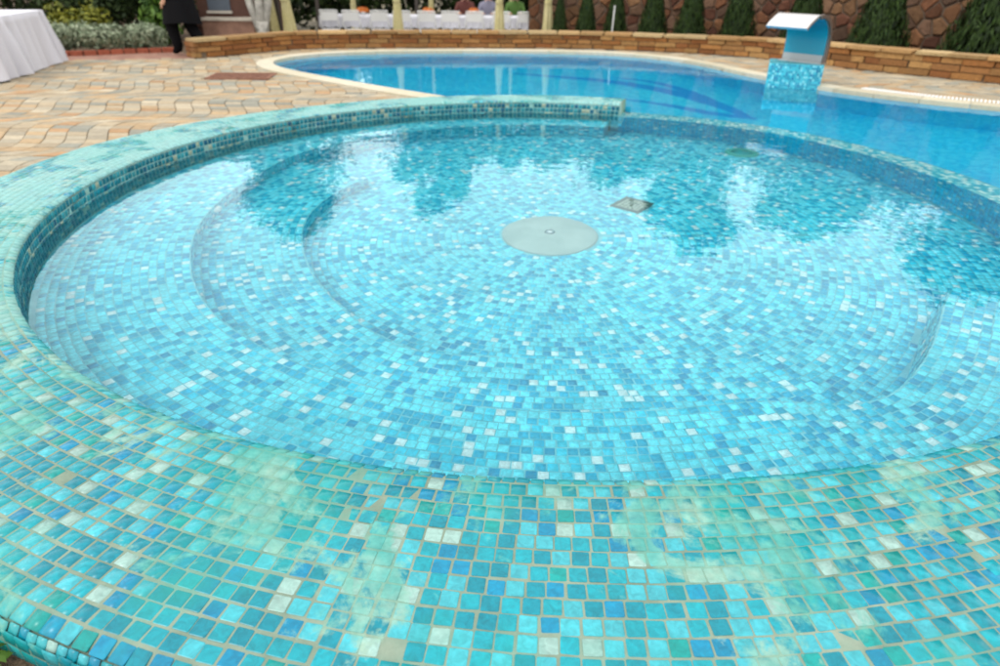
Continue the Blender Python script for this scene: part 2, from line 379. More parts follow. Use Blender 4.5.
# --- rim tiles: flat top, turned edges, outer face
JR = .0036
rim = Tiles()
def rim_n(a): return np.round((r_out(a)-r_in(a)-.040-.073)/.0525)
def rim_t(a): return (r_out(a)-r_in(a)-.040-.073)/rim_n(a)
rim.rows(RIM0, RIM1, lambda k, a: (r_in(a)+.040+(k+.5)*rim_t(a), Z_RIM+.0*a, 0), 16, T_RIM, PAL_RIM, JR, keep=lambda k, a, r: k < rim_n(a))
rim.rows(RIM0, RIM1, lambda k, a: (r_out(a)-.046+.0*a, Z_RIM-.006, -14), 1, T_RIM, PAL_RIM, JR)
rim.rows(RIM0, RIM1, lambda k, a: (r_out(a)-.010, Z_RIM-.026, -56), 1, T_RIM*.62, PAL_RIM, JR*.8)
rim.rows(RIM0, RIM1, lambda k, a: (r_in(a)+.018, Z_RIM-.006, 24), 1, T_RIM*.86, PAL_RIM, JR)
c, u, v, h, cl = rim.cat()
d = np.linalg.norm(c-np.array([0, 0, CAM_H]), axis=1)
fw = Matrix.Rotation(R(90-28.94), 3, 'X') @ Vector((0, 0, -1)); upv = Matrix.Rotation(R(90-28.94), 3, 'X') @ Vector((0, 1, 0))
rel = c-np.array([0, 0, CAM_H]); dep = rel@np.array(fw); px = rel[:, 0]/dep*667; py = -(rel@np.array(upv))/dep*667
vis = (np.abs(px) < 505) & (np.abs(py) < 338) & (dep > .2)
area = np.where(vis, (h[:, 0]*h[:, 1])*np.abs(rel[:, 2])/d**3, 0)
big = np.argsort(-area)[:300]; mask = np.zeros(len(c), bool); mask[big] = True
def unit_tile(i):
    rr = random.Random(i); mb = MB(); q = []
    prof = [(-.0036, 1.0, 0), (.0000, 1.0, 0), (.0009, .93, 0)]
    base = [(-1+rr.uniform(0, .06), -1+rr.uniform(0, .06)), (1-rr.uniform(0, .06), -1+rr.uniform(0, .06)), (1-rr.uniform(0, .06), 1-rr.uniform(0, .06)), (-1+rr.uniform(0, .06), 1-rr.uniform(0, .06))]
    pts = []
    for (x, y), (x2, y2) in zip(base, base[1:]+base[:1]):
        pts += [(x, y)]
    ch = []
    for k in range(4):
        p, a_, b_ = pts[k], pts[k-1], pts[(k+1) % 4]; e = .13
        ch.append((p[0]+(a_[0]-p[0])*e/2, p[1]+(a_[1]-p[1])*e/2)); ch.append((p[0]+(b_[0]-p[0])*e/2, p[1]+(b_[1]-p[1])*e/2))
    vs = [(x*s_, y*s_, z) for z, s_, _ in prof for x, y in ch]; n = 8
    fs = [(r_*n+k, r_*n+(k+1) % n, (r_+1)*n+(k+1) % n, (r_+1)*n+k) for r_ in range(2) for k in range(n)]+[tuple(2*n+k for k in range(n))]
    return mb.add(vs, fs).mesh('tile', M['tile_rim_single'])
TM = [unit_tile(i) for i in range(6)]
pinv = Matrix.Translation(-Vector(pool.location))
for i in big:
    U, V_ = Vector(u[i]).normalized(), Vector(v[i]).normalized(); W_ = U.cross(V_)
    if W_.z < 0: U = -U; W_ = U.cross(V_)
    o = bpy.data.objects.new('tile', TM[i % 6]); mt = Matrix((U*h[i, 0], V_*h[i, 1], W_)).transposed().to_4x4(); mt.translation = Vector(c[i])
    link(o, pool); o.matrix_parent_inverse = pinv; o.matrix_basis = mt; o.color = (*cl[i], 1)
k = ~mask
# faces of the rim: inside and outside walls
face = Tiles()
face.rows(RIM0, RIM1, lambda k, a: (r_in(a), Z_RIM-.026-(k+.5)*T_RIM*.92, 90), 8, T_RIM*.92, [((.001, .12, .165, 1), .34), ((.004, .17, .22, 1), .34), ((.025, .24, .28, 1), .16), ((.001, .09, .16, 1), .10), ((.28, .33, .25, 1), .06)], .005)
tag(tiles_mesh('rim_face_tiles', *face.cat(), M['tile_in'], pool), kind='stuff')
face = Tiles()
face.rows(RIM0, RIM1, lambda k, a: (r_out(a), Z_RIM-.034-(k+.35)*T_RIM*.92, -90), 3, T_RIM*.92, PAL_RIM, JR)
fc = face.cat()
allr = [np.concatenate([x, y]) for x, y in zip((c[k], u[k], v[k], h[k], cl[k]), fc)]
tag(tiles_mesh('rim_tiles', *allr, M['tile_rim'], pool), kind='stuff')
# --- basin tiles
bas = Tiles(); JI = .0034
bas.rows(BEN0, BEN1, lambda k, a: (r_b1(a)+(k+.5)*T_IN+.007, Z_BENCH, 0), 19, T_IN, PAL_IN, JI, keep=lambda k, a, r: r < r_in(a)-.012)
bas.rows(BEN0, BEN1, lambda k, a: (r_b1(a)-foot(a)*(k+.5)/10, Z_BENCH-.006-(k+.5)*T_IN, 90), 10, T_IN, PAL_IN, JI)
bas.rows(ST0, ST1, lambda k, a: (r_b2(a)+(k+.5)*T_IN+.007, Z_STEP, 0), 19, T_IN, PAL_IN, JI, keep=lambda k, a, r: r < r_b1(a)-.012)
bas.rows(ST0, ST1, lambda k, a: (r_b2(a), Z_STEP-.006-(k+.5)*T_IN, 90), 5, T_IN, PAL_IN, JI)
DR_C, PL_C, RG_C = (1.10, 5.43), (.37, 4.79), pol(3.10, 45.5)
def floor_keep(k, a, r):
    x = CX+r*np.cos(np.radians(a)); y = CY+r*np.sin(np.radians(a)); am = np.mod(a, 360)
    lim = np.where((am > ST0) & (am < ST1), r_b2(a), np.where((am > BEN0) & (am < BEN1), r_b1(a)-foot(a), r_in(a)))
    return (r < lim-.012) & (np.hypot(x-PL_C[0], y-PL_C[1]) > .375) & (np.hypot(x-DR_C[0], y-DR_C[1]) > .165) & (np.hypot(x-RG_C[0], y-RG_C[1]) > .17)
bas.rows(0, 360, lambda k, a: (.34+(k+.5)*T_IN+0*a, Z_FLOOR, 0), 68, T_IN, PAL_IN, JI, keep=floor_keep)
PAL_DIV = [((.0, .46, .74, 1), .42), ((.02, .56, .82, 1), .30), ((.0, .36, .64, 1), .24), ((.5, .75, .8, 1), .04)]
bas.rows(RIM1-362, RIM0, lambda k, a: (r_in(a), Z_W-.034-(k+.5)*T_IN, 90), 16, T_IN, PAL_DIV, JI)
bas.rows(RIM1-362, RIM0, lambda k, a: (r_in(a)+(k+.5)*T_IN, Z_W-.028, 0), 6, T_IN, [((.62, .80, .80, 1), .34), ((.25, .66, .74, 1), .34), ((.03, .45, .60, 1), .32)], JI)
tag(tiles_mesh('basin_tiles', *bas.cat(), M['tile_in'], pool), kind='stuff')
# --- fittings
def at(mb, name, mt, parent, smooth=True): return part(mb, name, mt, parent, smooth)
pl = MB().lathe([(0, .050), (.03, .0495), (.12, .046), (.22, .037), (.29, .025), (.335, .012), (.352, .005), (.361, .0), (.364, -.006), (.364, -.03)], 64, (*PL_C, Z_FLOOR+.012))
plo = at(pl, 'bubbler_plate', M['plate'], pool)
at(MB().lathe([(0, .026), (.02, .025), (.034, .014), (.04, 0), (.04, -.02)], 24, (*PL_C, Z_FLOOR+.062)), 'screw', M['steel'], pool)
a45 = R(52)
dr = MB(); 
for s_ in (-1, 1):
    for ax in (0, 1):
        ang = a45+ax*pi/2
        dr.box((DR_C[0]+cos(ang+pi/2)*s_*.118, DR_C[1]+sin(ang+pi/2)*s_*.124, Z_FLOOR+.006), (.282 if ax == 0 else .222, .034, .022), ang)
M['drain_frame'] = mat('drain_frame', (.03, .09, .09, 1), .4); M['drain_plate'] = mat('drain_plate', (.30, .38, .33, 1), .4); M['drain_dark'] = mat('drain_dark', (.02, .06, .06, 1), .6)
fr = at(dr, 'floor_drain', M['drain_frame'], pool, False)
db = MB().box((*DR_C, Z_FLOOR-.004), (.21, .21, .008), a45); at(db, 'drain_well', M['drain_dark'], pool, False)
gb = MB()
for i in range(6):
    for ax in (0, 1):
        off = (i-2.5)*.037; ang = a45+ax*pi/2
        gb.box((DR_C[0]-sin(ang)*off, DR_C[1]+cos(ang)*off, Z_FLOOR+.006+ax*.003), (.215, .014, .005), ang)
at(gb, 'drain_grating', M['drain_plate'], pool, False)
M['ring_green'] = mat('ring_green', lin(70, 175, 165), .5)
rg = MB().lathe([(.105, 0), (.108, .03), (.125, .04), (.165, .032), (.172, 0)], 40, (*RG_C, Z_FLOOR)); at(rg, 'suction_ring', M['ring_green'], pool)
at(MB().lathe([(0, .012), (.06, .012), (.106, .006), (.106, -.01)], 32, (*RG_C, Z_FLOOR)), 'suction_cover', mat('suction_cover', lin(40, 160, 165), .5), pool)
nz_a = 179; nx, ny = pol(float(r_b1(nz_a))-.002, nz_a)
nzl = MB().lathe([(.0, .004), (.016, .004), (.020, .022), (.034, .026), (.052, .014), (.056, 0)], 24); nzl.v = [(z, x, y) for x, y, z in nzl.v]
nzl.v = [(nx+x, ny+y, Z_BENCH-.10+z) for x, y, z in nzl.v]; at(nzl, 'inlet_nozzle', M['white_metal'], pool)

# ================================================================== big pool
bp_ = tag(empty('swimming_pool', (1.0, 11, 0)), 'large free-form swimming pool with pale stone coping and deep blue floor', 'pool')
ZB = -1.35
M['pool_blue'] = mat('pool_blue', rough=.3)
g = G(M['pool_blue']); p = g.pos()
vo = g.n('ShaderNodeTexVoronoi'); vo.inputs['Scale'].default_value = 20; vo.inputs['Randomness'].default_value = .35; g.l(p, vo.inputs['Vector'])
g.base(g.mix(.35, g.ramp(g.noise(p, .6, 3), [(.35, (.0, .46, .78, 1)), (.65, (.02, .60, .86, 1))]), g.ramp(vo.outputs['Color'], [(.2, (.0, .34, .68, 1)), (.5, (.02, .56, .80, 1)), (.9, (.12, .70, .88, 1))])))
bigc = BIG+[pol(3.9, 312)]+[pol(float(r_in(d))+DIV_W-.01, d) for d in np.arange(RIM1-360, RIM0+1, 4)]+[pol(float(r_out(d))-.05, d) for d in np.arange(RIM0+1, 101, 4)]
mb = MB(); n = len(BIG); ins = BIG
mb.add([(x, y, ZB-.05) for x, y in ins]+[(x, y, .0) for x, y in ins], [(i, i+1, n+i+1, n+i) for i in range(n-1)])
part(mb, 'basin_wall', M['pool_blue'], bp_)
mb = MB(); mb.prism(bigc, ZB-.1, ZB); part(mb, 'basin_floor', M['pool_blue'], bp_)
# back of the rim seen through the water
part(ring_body(RIM0-1, 108, lambda a: [(float(r_out(a)), .0), (float(r_out(a))+.004, -1.4)], False), 'rim_back', M['pool_blue'], bp_)
# inlaid dark swirl on the floor
M['swirl'] = mat('swirl', (.0, .30, .70, 1), .35)
def ribbon(pts, w0, w1, z):
    pts = catmull(pts, 6); n = len(pts); L = []; Rr = []
    for i, p_ in enumerate(pts):
        a_ = np.array(pts[max(i-1, 0)]); b_ = np.array(pts[min(i+1, n-1)]); d_ = (b_-a_)/np.linalg.norm(b_-a_); nn = np.array([-d_[1], d_[0]])
        s_ = i/(n-1); ww = (w0+(w1-w0)*s_)*(.25+.75*sin(pi*min(1, max(0, s_*.9+.08))))
        L.append(tuple(np.array(p_)+nn*ww)); Rr.append(tuple(np.array(p_)-nn*ww))
    return MB().prism(L+Rr[::-1], z-.02, z+.004)
for pts, a_, b_ in [([(.2, 12.7), (1.0, 12.35), (1.8, 11.95), (2.6, 11.1), (3.1, 10.1), (3.3, 9.3)], .10, .22), ([(1.9, 12.4), (2.55, 11.9), (2.95, 11.0), (3.15, 10.3)], .07, .13), ([(1.6, 10.6), (2.3, 10.1), (2.9, 9.5), (3.4, 9.2)], .05, .15)]:
    part(ribbon(pts, a_, b_, ZB+.005*len(pts)-.018), 'floor_swirl', M['swirl'], bp_)
# shallow entry steps in the lobe
mb = MB(); lobe = [q for q in BIG[6:48]]
cenl = np.array((-1.4, 12.1))
for zt, fct in ((-.45, .86),):
    st = [tuple(cenl+(np.array(q)-cenl)*fct) for q in lobe if q[0] < -2.2]; ou = [q for q in lobe if q[0] < -2.2]
    mb.prism(ou+st[::-1], ZB-.02, zt)
part(mb, 'entry_step', M['pool_blue'], bp_)
# coping stones
def offset_line(pts, d_):
    o_ = []; n = len(pts)
    for i in range(n):
        a_ = np.array(pts[max(i-1, 0)]); b_ = np.array(pts[min(i+1, n-1)]); t_ = (b_-a_)/np.linalg.norm(b_-a_); o_.append(tuple(np.array(pts[i])+np.array([-t_[1], t_[0]])*d_))
    return o_
def resample(pts, step):
    P = np.array(pts); L = np.r_[0, np.cumsum(np.hypot(*np.diff(P, axis=0).T))]; s_ = np.linspace(0, L[-1], max(2, int(L[-1]/step)+1))
    return [tuple(x) for x in np.c_[np.interp(s_, L, P[:, 0]), np.interp(s_, L, P[:, 1])]]
bl = resample(BIG, .11); inn = offset_line(bl, -.03); oth = offset_line(bl, .24)
if inside(BIG, np.array([oth[40]]))[0]: inn = offset_line(bl, .03); oth = offset_line(bl, -.24)
M['coping'] = piece_mat('coping', 'object', .7, .16, 14, .3, .004)
PC = [(.47, .43, .32, 1), (.42, .38, .28, 1), (.50, .46, .36, 1)]
for i in range(0, len(bl)-5, 5):
    a_, b_ = inn[i:i+6], oth[i:i+6]
    sh = .004
    a2 = [np.array(x) for x in a_]; b2 = [np.array(x) for x in b_]
    a2[-1] = a2[-1]+(a2[-2]-a2[-1])*.06; b2[-1] = b2[-1]+(b2[-2]-b2[-1])*.06
    poly = [tuple(x) for x in a2]+[tuple(x) for x in b2[::-1]]
    o = part(MB().prism(poly, -.05, .022+random.uniform(-.002, .002)), 'coping_stone', M['coping'], bp_); o.color = random.choice(PC)
# overflow grating along the far right edge
og = MB(); gp_ = offset_line(BIG, .33)
if inside(BIG, np.array([gp_[60]]))[0]: gp_ = offset_line(BIG, -.33)
gl_ = [(x, y) for x, y in resample(gp_, .045) if x > 5.0 and y > 6.0]
for i in range(len(gl_)-1):
    a_, b_ = gl_[i], gl_[i+1]; ang = atan2(b_[1]-a_[1], b_[0]-a_[0]); og.box((a_[0], a_[1], .014), (.024, .16, .03), ang)
tag(part(og, 'overflow_grating', M['white_metal'], bp_), kind='stuff')

# ================================================================== deck paving
PAV_COL = [((.31, .24, .145, 1), .30), ((.36, .23, .10, 1), .17), ((.29, .25, .175, 1), .22), ((.205, .215, .18, 1), .18), ((.36, .18, .055, 1), .05), ((.36, .30, .205, 1), .08)]
deck = tag(empty('deck', (-4, 8, 0)), kind='structure')
PW, PH, AMP, LAM = .20, .155, .15, 1.5
M['paver_single'] = piece_mat('paver_single', 'object', .75, .25, 16, .5, .006)
M['paver'] = piece_mat('paver', 'attr', .75, .25, 16, .5, .006)
wpoly = WALL+[(13, 3), (13, -1.5), (-14, -1.5), (-14, 12.1), (-7.4, 11.95)]
cells = []
for j in range(-6, 100):
    for i in range(-70, 70):
        cells.append((i, j))
def wx(k, y):
    ph_ = (y/LAM) % 1.0; q_ = 1-2*ph_/.70 if ph_ < .70 else -1+2*(ph_-.70)/.30
    return k*PW+.17*sin(q_*pi/2)
cen = np.array([((wx(i, (j+.5)*PH)+wx(i+1, (j+.5)*PH))/2, (j+.5)*PH) for i, j in cells])
rr_ = np.hypot(cen[:, 0]-CX, cen[:, 1]-CY); th_ = np.degrees(np.arctan2(cen[:, 1]-CY, cen[:, 0]-CX))
ok = inside(wpoly, cen) & (rr_ > r_out(th_)-.02) & (~inside(WATER, cen) & (dist_poly(WATER, cen) > .14)) & (cen[:, 1] > 2.6) & (cen[:, 0] > -10)
ok &= dist_poly(WALL+WALL[::-1], cen) > .02
ok &= ~((np.abs(cen[:, 0]+3.85) < .46) & (np.abs(cen[:, 1]-10.42) < .3))
sel = [(cells[i], cen[i]) for i in np.nonzero(ok)[0]]
def paver_verts(i, j):
    y0, y1 = j*PH, (j+1)*PH; g_ = .004; ys = [y0+.004, (y0*2+y1)/3, (y0+2*y1)/3, y1-.004]; g_ = .0035
    return [(wx(i, y)+g_, y) for y in ys], [(wx(i+1, y)-g_, y) for y in ys]
def paver_mb(i, j, zt, ox=0, oy=0):
    L, Rr = paver_verts(i, j); pts = L+Rr[::-1]; pts = [(x-ox, y-oy) for x, y in pts]; n = len(pts)
    cx_, cy_2 = sum(p_[0] for p_ in pts)/n, sum(p_[1] for p_ in pts)/n
    ins_ = [(x+(cx_-x)*.045, y+(cy_2-y)*.05) for x, y in pts]
    vs = [(x, y, -.03) for x, y in pts]+[(x, y, zt-.004) for x, y in pts]+[(x, y, zt) for x, y in ins_]
    fs = [(r_*n+k_, r_*n+(k_+1) % n, (r_+1)*n+(k_+1) % n, (r_+1)*n+k_) for r_ in range(2) for k_ in range(n)]
    fs += [(16, 17, 22, 23), (17, 18, 21, 22), (18, 19, 20, 21)]
    return vs, fs
dcam = np.array([hypot(c_[0], c_[1]) for _, c_ in sel]); inview = np.array([(abs(c_[0]/(c_[1]*.875+.71)*667) < 505) and c_[1] > 4.4 for _, c_ in sel])
order = np.argsort(dcam+np.where(inview, 0, 1000)); chosen = set(order[:300].tolist())
pm = {}
joined = MB(); tones = []
pp = np.array([x[1] for x in PAV_COL])
for q, ((i, j), c_) in enumerate(sel):
    cc = PAV_COL[rng.choice(len(PAV_COL), p=pp/pp.sum())][0]; f_ = random.uniform(.9, 1.25); gy_ = sum(cc[:3])/3; cc = tuple((v_*.62+gy_*.38*t2)*f_ for v_, t2 in zip(cc, (1.12, 1, .78)))+(1,)
    zt = random.uniform(-.004, .003)
    if q in chosen:
        vs, fs = paver_mb(i, j, 0, c_[0], c_[1])
        key = tuple(round(x[0], 3) for x in vs[:8])
        if key not in pm:
            mb = MB(); mb.add(vs, fs); pm[key] = mb.mesh('paver', M['paver_single'])
        o = bpy.data.objects.new('paver', pm[key]); link(o, deck); o.matrix_parent_inverse = Matrix.Translation(-Vector(deck.location)); o.location = (c_[0], c_[1], zt)
        o.rotation_euler = (random.uniform(-.006, .006), random.uniform(-.006, .006), 0); o.color = cc
    else:
        vs, fs = paver_mb(i, j, zt); joined.add(vs, fs); tones += [cc]*len(fs)
o = part(joined, 'pavers', M['paver'], deck); o['kind'] = 'stuff'
at_ = o.data.attributes.new('tone', 'FLOAT_COLOR', 'FACE'); at_.data.foreach_set('color', np.array(tones, np.float32).reshape(-1))
# joint sand bed under the pavers is the ground itself
# reddish path beyond the deck
M['path'] = speckled('path', [(.3, (.20, .10, .075)), (.7, (.33, .19, .14))], 4, .85, 40, .4, .01)
tag(sheet('path', [(-14, 12.05), (-7.4, 11.95), (-5.35, 12.38), (-5.6, 12.9), (-6.0, 13.3), (-6.9, 13.0), (-7.6, 12.55), (-14, 12.6)], -.004, M['path']), kind='structure')

# ================================================================== low stone wall
lw = tag(empty('low_wall', (0, 14, 0)), 'low curved garden wall of tan split sandstone courses with flat cap stones', 'wall')
def box_bev(name, mt, rr):
    """unit stone with rough chamfered edges"""
    bm = bmesh.new(); bmesh.ops.create_cube(bm, size=1); bmesh.ops.bevel(bm, geom=bm.edges[:], offset=.05, segments=1, affect='EDGES')
    for v_ in bm.verts: v_.co += Vector((rr.uniform(-.02, .02), rr.uniform(-.03, .03), rr.uniform(-.025, .025)))
    m_ = bpy.data.meshes.new(name); bm.to_mesh(m_); bm.free(); m_.materials.append(mt); return m_
M['stone'] = piece_mat('stone', 'object', .85, .35, 22, .8, .012)
SM = [box_bev('stone', M['stone'], random.Random(i)) for i in range(5)]
WL_ = np.array(resample(WALL, .02)); Ls = np.arange(len(WL_))*.02
def wall_pt(s_):
    i = min(max(int(s_/.02), 1), len(WL_)-2); t_ = WL_[i+1]-WL_[i-1]; t_ /= np.linalg.norm(t_); return WL_[i], t_
Ltot = Ls[-1]-.1
SC = [lin(164, 116, 66), lin(150, 100, 54), lin(172, 132, 82), lin(140, 90, 50), lin(158, 116, 70), lin(146, 102, 60)]
def wall_h(s_): return .255 if s_ < 9.5 else .255+.05*min(1, (s_-9.5)/3)
wn = lambda t_: np.array([-t_[1], t_[0]])   # outward: away from the pool
core = MB(); cs = [WL_[i] for i in range(0, len(WL_), 10)]; tf = [wall_pt(i*.02)[1] for i in range(0, len(WL_), 10)]
A_ = [tuple(p_+wn(t_)*.035) for p_, t_ in zip(cs, tf)]; B_ = [tuple(p_+wn(t_)*.31) for p_, t_ in zip(cs, tf)]
core.prism(A_[::1]+B_[::-1], -.45, .235); part(core, 'core', speckled('mortar', [(.3, (.08, .055, .035)), (.7, (.15, .11, .075))], 8, .9, 50), lw)
def put_stone(name, c_, ang, dims, colr, parent, meshes):
    o_ = bpy.data.objects.new(name, random.choice(meshes)); link(o_, parent); o_.matrix_parent_inverse = Matrix.Translation(-Vector(parent.location))
    o_.location = c_; o_.rotation_euler = (random.uniform(-.01, .01), random.uniform(-.01, .01), ang+random.uniform(-.015, .015)); o_.scale = dims
    f_ = random.uniform(.62, .92); o_.color = (colr[0]*f_, colr[1]*f_, colr[2]*f_, 1); return o_
for crs in range(3):
    s_ = random.uniform(0, .15)
    while s_ < Ltot:
        Ln = random.uniform(.20, .46); Ln = min(Ln, Ltot-s_+.05); sm = s_+Ln/2; p_, t_ = wall_pt(sm); H_ = wall_h(sm)/3
        put_stone('stone', (*(p_+wn(t_)*.07+wn(t_)*random.uniform(-.012, .012)), H_*(crs+.5)), atan2(t_[1], t_[0]), (Ln-.012, .14, H_-.010), random.choice(SC), lw, SM); s_ += Ln
s_ = -.03
CAPC = [lin(184, 152, 106), lin(172, 138, 92), lin(190, 164, 120), lin(166, 130, 84)]
while s_ < Ltot:
    Ln = random.uniform(.38, .62); sm = s_+Ln/2; p_, t_ = wall_pt(sm)
    put_stone('cap_stone', (*(p_+wn(t_)*.155), wall_h(sm)+.026), atan2(t_[1], t_[0]), (Ln-.01, .38, .052), random.choice(CAPC), lw, SM); s_ += Ln
p_, t_ = wall_pt(.0)
for crs in range(3):                                   # returned end
    for q in range(2):
        put_stone('stone', (*(p_-t_*.02+wn(t_)*(.10+.16*q)), .085*(crs+.5)), atan2(t_[1], t_[0])+pi/2, (.155, .12, .076), random.choice(SC), lw, SM)

# ================================================================== rubble retaining wall behind the conifers
rw = tag(empty('retaining_wall', (6, 15, -.42)), 'tall retaining wall of irregular reddish brown rubble stone behind the clipped conifers', 'wall')
RW = resample(catmull([(.6, 17.6), (2.6, 17.3), (4.6, 16.6), (6.4, 15.2), (7.9, 13.5), (9.4, 11.8), (11.5, 9.6)], 8), .05); RWn = np.array(RW)
def rw_pt(s_):
    i = min(max(int(s_/.05), 1), len(RWn)-2); t_ = RWn[i+1]-RWn[i-1]; t_ /= np.linalg.norm(t_); f_ = s_/.05-i
    return RWn[i]+t_*f_*.05, t_
RL = (len(RWn)-1)*.05; RH = 3.0; SP = .30
core = MB(); A_ = [tuple(p_+wn(rw_pt(i*.05)[1])*.008) for i, p_ in enumerate(RWn)][::6]; B_ = [tuple(p_+wn(rw_pt(i*.05)[1])*.5) for i, p_ in enumerate(RWn)][::6]
core.prism(A_+B_[::-1], -.5, RH-.42); part(core, 'core', speckled('mortar_grey', [(.3, (.09, .068, .05)), (.7, (.15, .115, .085))], 8, .9, 50), rw)
nx_, ny_ = int(RL/SP), int(RH/SP/.72)
pts_ = {}
for i in range(-1, nx_+1):
    for j in range(-1, ny_+1): pts_[i, j] = np.array([(i+.5+random.uniform(-.46, .46)+(.5 if j % 2 else 0))*SP, (j+.5+random.uniform(-.42, .42))*SP*.72])
def clip(poly, a_, b_):
    mid = (a_+b_)/2; d_ = b_-a_; o_ = []
    for i in range(len(poly)):
        p0, p1 = poly[i-1], poly[i]; s0, s1 = (p0-mid)@d_, (p1-mid)@d_
        if (s0 <= 0) != (s1 <= 0): o_.append(p0+(p1-p0)*s0/(s0-s1))
        if s1 <= 0: o_.append(p1)
    return o_
RC = [lin(132, 88, 62), lin(146, 102, 70), lin(118, 76, 58), lin(138, 106, 82), lin(120, 92, 74), lin(150, 112, 80), lin(128, 98, 78)]
M['rubble'] = piece_mat('rubble', 'object', .9, .4, 14, 1.0, .02); M['rubble_j'] = piece_mat('rubble_j', 'attr', .9, .4, 14, 1.0, .02)
upper = MB(); utone = []; nst = 0
for (i, j), s0 in pts_.items():
    if not (0 < s0[0] < RL-.1 and 0 < s0[1] < RH-.1): continue
    poly = [s0+np.array(q)*SP*1.6 for q in ((-1, -1), (1, -1), (1, 1), (-1, 1))]
    for a_ in (-2, -1, 0, 1, 2):
        for b_ in (-2, -1, 0, 1, 2):
            if (a_ or b_) and (i+a_, j+b_) in pts_: poly = clip(poly, s0, pts_[i+a_, j+b_])
            if len(poly) < 3: break
    if len(poly) < 3: continue
    cen_ = sum(poly)/len(poly); lay = []
    dp = random.uniform(.01, .05)
    for sc_, off in ((.98, .06), (.95, .02-dp*.4), (.72, -.005-dp)):
        for q in poly:
            w_ = cen_+(q-cen_)*sc_+np.array([random.uniform(-.008, .008), random.uniform(-.008, .008)]); P_, t_ = rw_pt(max(0, min(RL, w_[0]))); P_ = P_+wn(t_)*(off+random.uniform(-.006, .006)); lay.append((P_[0], P_[1], w_[1]-.42))
    n = len(poly); fs = [(r_*n+k_, r_*n+(k_+1) % n, (r_+1)*n+(k_+1) % n, (r_+1)*n+k_) for r_ in range(2) for k_ in range(n)]+[tuple(2*n+k_ for k_ in range(n))]
    cr = random.choice(RC); f_ = random.uniform(.42, .80); cr = (cr[0]*f_, cr[1]*f_, cr[2]*f_, 1)
    if cen_[1] < 1.45 and nst < 300:
        o = part(MB().add(lay, fs), 'stone', M['rubble'], rw); o.color = cr; nst += 1
    else: upper.add(lay, fs); utone += [cr]*len(fs)
o = part(upper, 'upper_stones', M['rubble_j'], rw); o['kind'] = 'stuff'
at_ = o.data.attributes.new('tone', 'FLOAT_COLOR', 'FACE'); at_.data.foreach_set('color', np.array(utone, np.float32).reshape(-1))

# ================================================================== vegetation
def leaf_mat(name, c0, c1, rough=.6):
    m = mat(name, rough=rough, spec=.25); g = G(m)
    a_ = g.n('ShaderNodeAttribute', attribute_name='tone').outputs['Fac']
    g.base(g.ramp(a_, [(0, c0), (1, c1)]))
    return m
def leaves_mesh(name, pos, nrm, size, mt, aspect=.5, tone=None, up=None):
    """rhombic leaves at pos facing roughly nrm"""
    n = len(pos); a_ = rng.normal(size=(n, 3)) if up is None else up
    t_ = a_-(a_*nrm).sum(1, keepdims=True)*nrm; t_ /= np.linalg.norm(t_, axis=1, keepdims=True)+1e-9; b_ = np.cross(nrm, t_)
    s_ = size[:, None]
    V = np.stack([pos-t_*s_, pos+b_*s_*aspect+nrm*s_*.1, pos+t_*s_, pos-b_*s_*aspect+nrm*s_*.1], 1).reshape(-1, 3)
    m = bpy.data.meshes.new(name); m.vertices.add(4*n); m.vertices.foreach_set('co', V.reshape(-1)); m.loops.add(4*n)
    m.loops.foreach_set('vertex_index', np.arange(4*n, dtype=np.int32)); m.polygons.add(n); m.polygons.foreach_set('loop_start', np.arange(0, 4*n, 4, dtype=np.int32))
    m.update(calc_edges=True); at = m.attributes.new('tone', 'FLOAT', 'FACE'); at.data.foreach_set('value', (rng.uniform(0, 1, n) if tone is None else tone).astype(np.float32))
    m.materials.append(mt); return m
def unit(n):
    v_ = rng.normal(size=(n, 3)); return v_/np.linalg.norm(v_, axis=1, keepdims=True)
# --- clipped conifers
M['thuja'] = leaf_mat('thuja', (.004, .012, .002, 1), (.028, .058, .007, 1), .7)
def thuja_mesh(k):
    n = 9000; z = rng.uniform(0, 1, n)**1.15; a_ = rng.uniform(0, 2*pi, n)
    r0 = np.where(z < .16, .42+.08*z/.16, .5*(1-(np.maximum(z-.16, 0)/.84)**1.25)); lump = 1+.09*np.sin(a_*5+z*17+k)+.06*np.sin(a_*9-z*31)
    r_ = r0*lump*rng.uniform(.84, 1.16, n)
    pos = np.stack([r_*np.cos(a_), r_*np.sin(a_), z], 1); nr = np.stack([np.cos(a_), np.sin(a_), .35+0*a_], 1)+rng.normal(0, .45, (n, 3)); nr /= np.linalg.norm(nr, axis=1, keepdims=True)
    up = np.stack([.25*np.cos(a_), .25*np.sin(a_), 1+0*a_], 1)+rng.normal(0, .25, (n, 3))
    return leaves_mesh('crown', pos, nr, rng.uniform(.018, .04, n), M['thuja'], .4, np.clip(rng.normal(.45, .3, n), 0, 1), up)
TH = [thuja_mesh(k) for k in range(3)]
inner = MB().lathe([(0, .02), (.28, .03), (.35, .16), (.29, .45), (.15, .75), (.02, .95)], 14).mesh('core', mat('thuja_core', (.002, .005, .001, 1), 1, 0, 0), True)
trunkm = MB().tube([(0, 0, -.08), (0, 0, .3)], [.06, .05], 8).mesh('trunk', M['bark'])
def img_xy(px_, Y, z=.1):
    dep_ = Y*.875+(CAM_H-z)*.484; return (px_-500)/667*dep_+.006*dep_
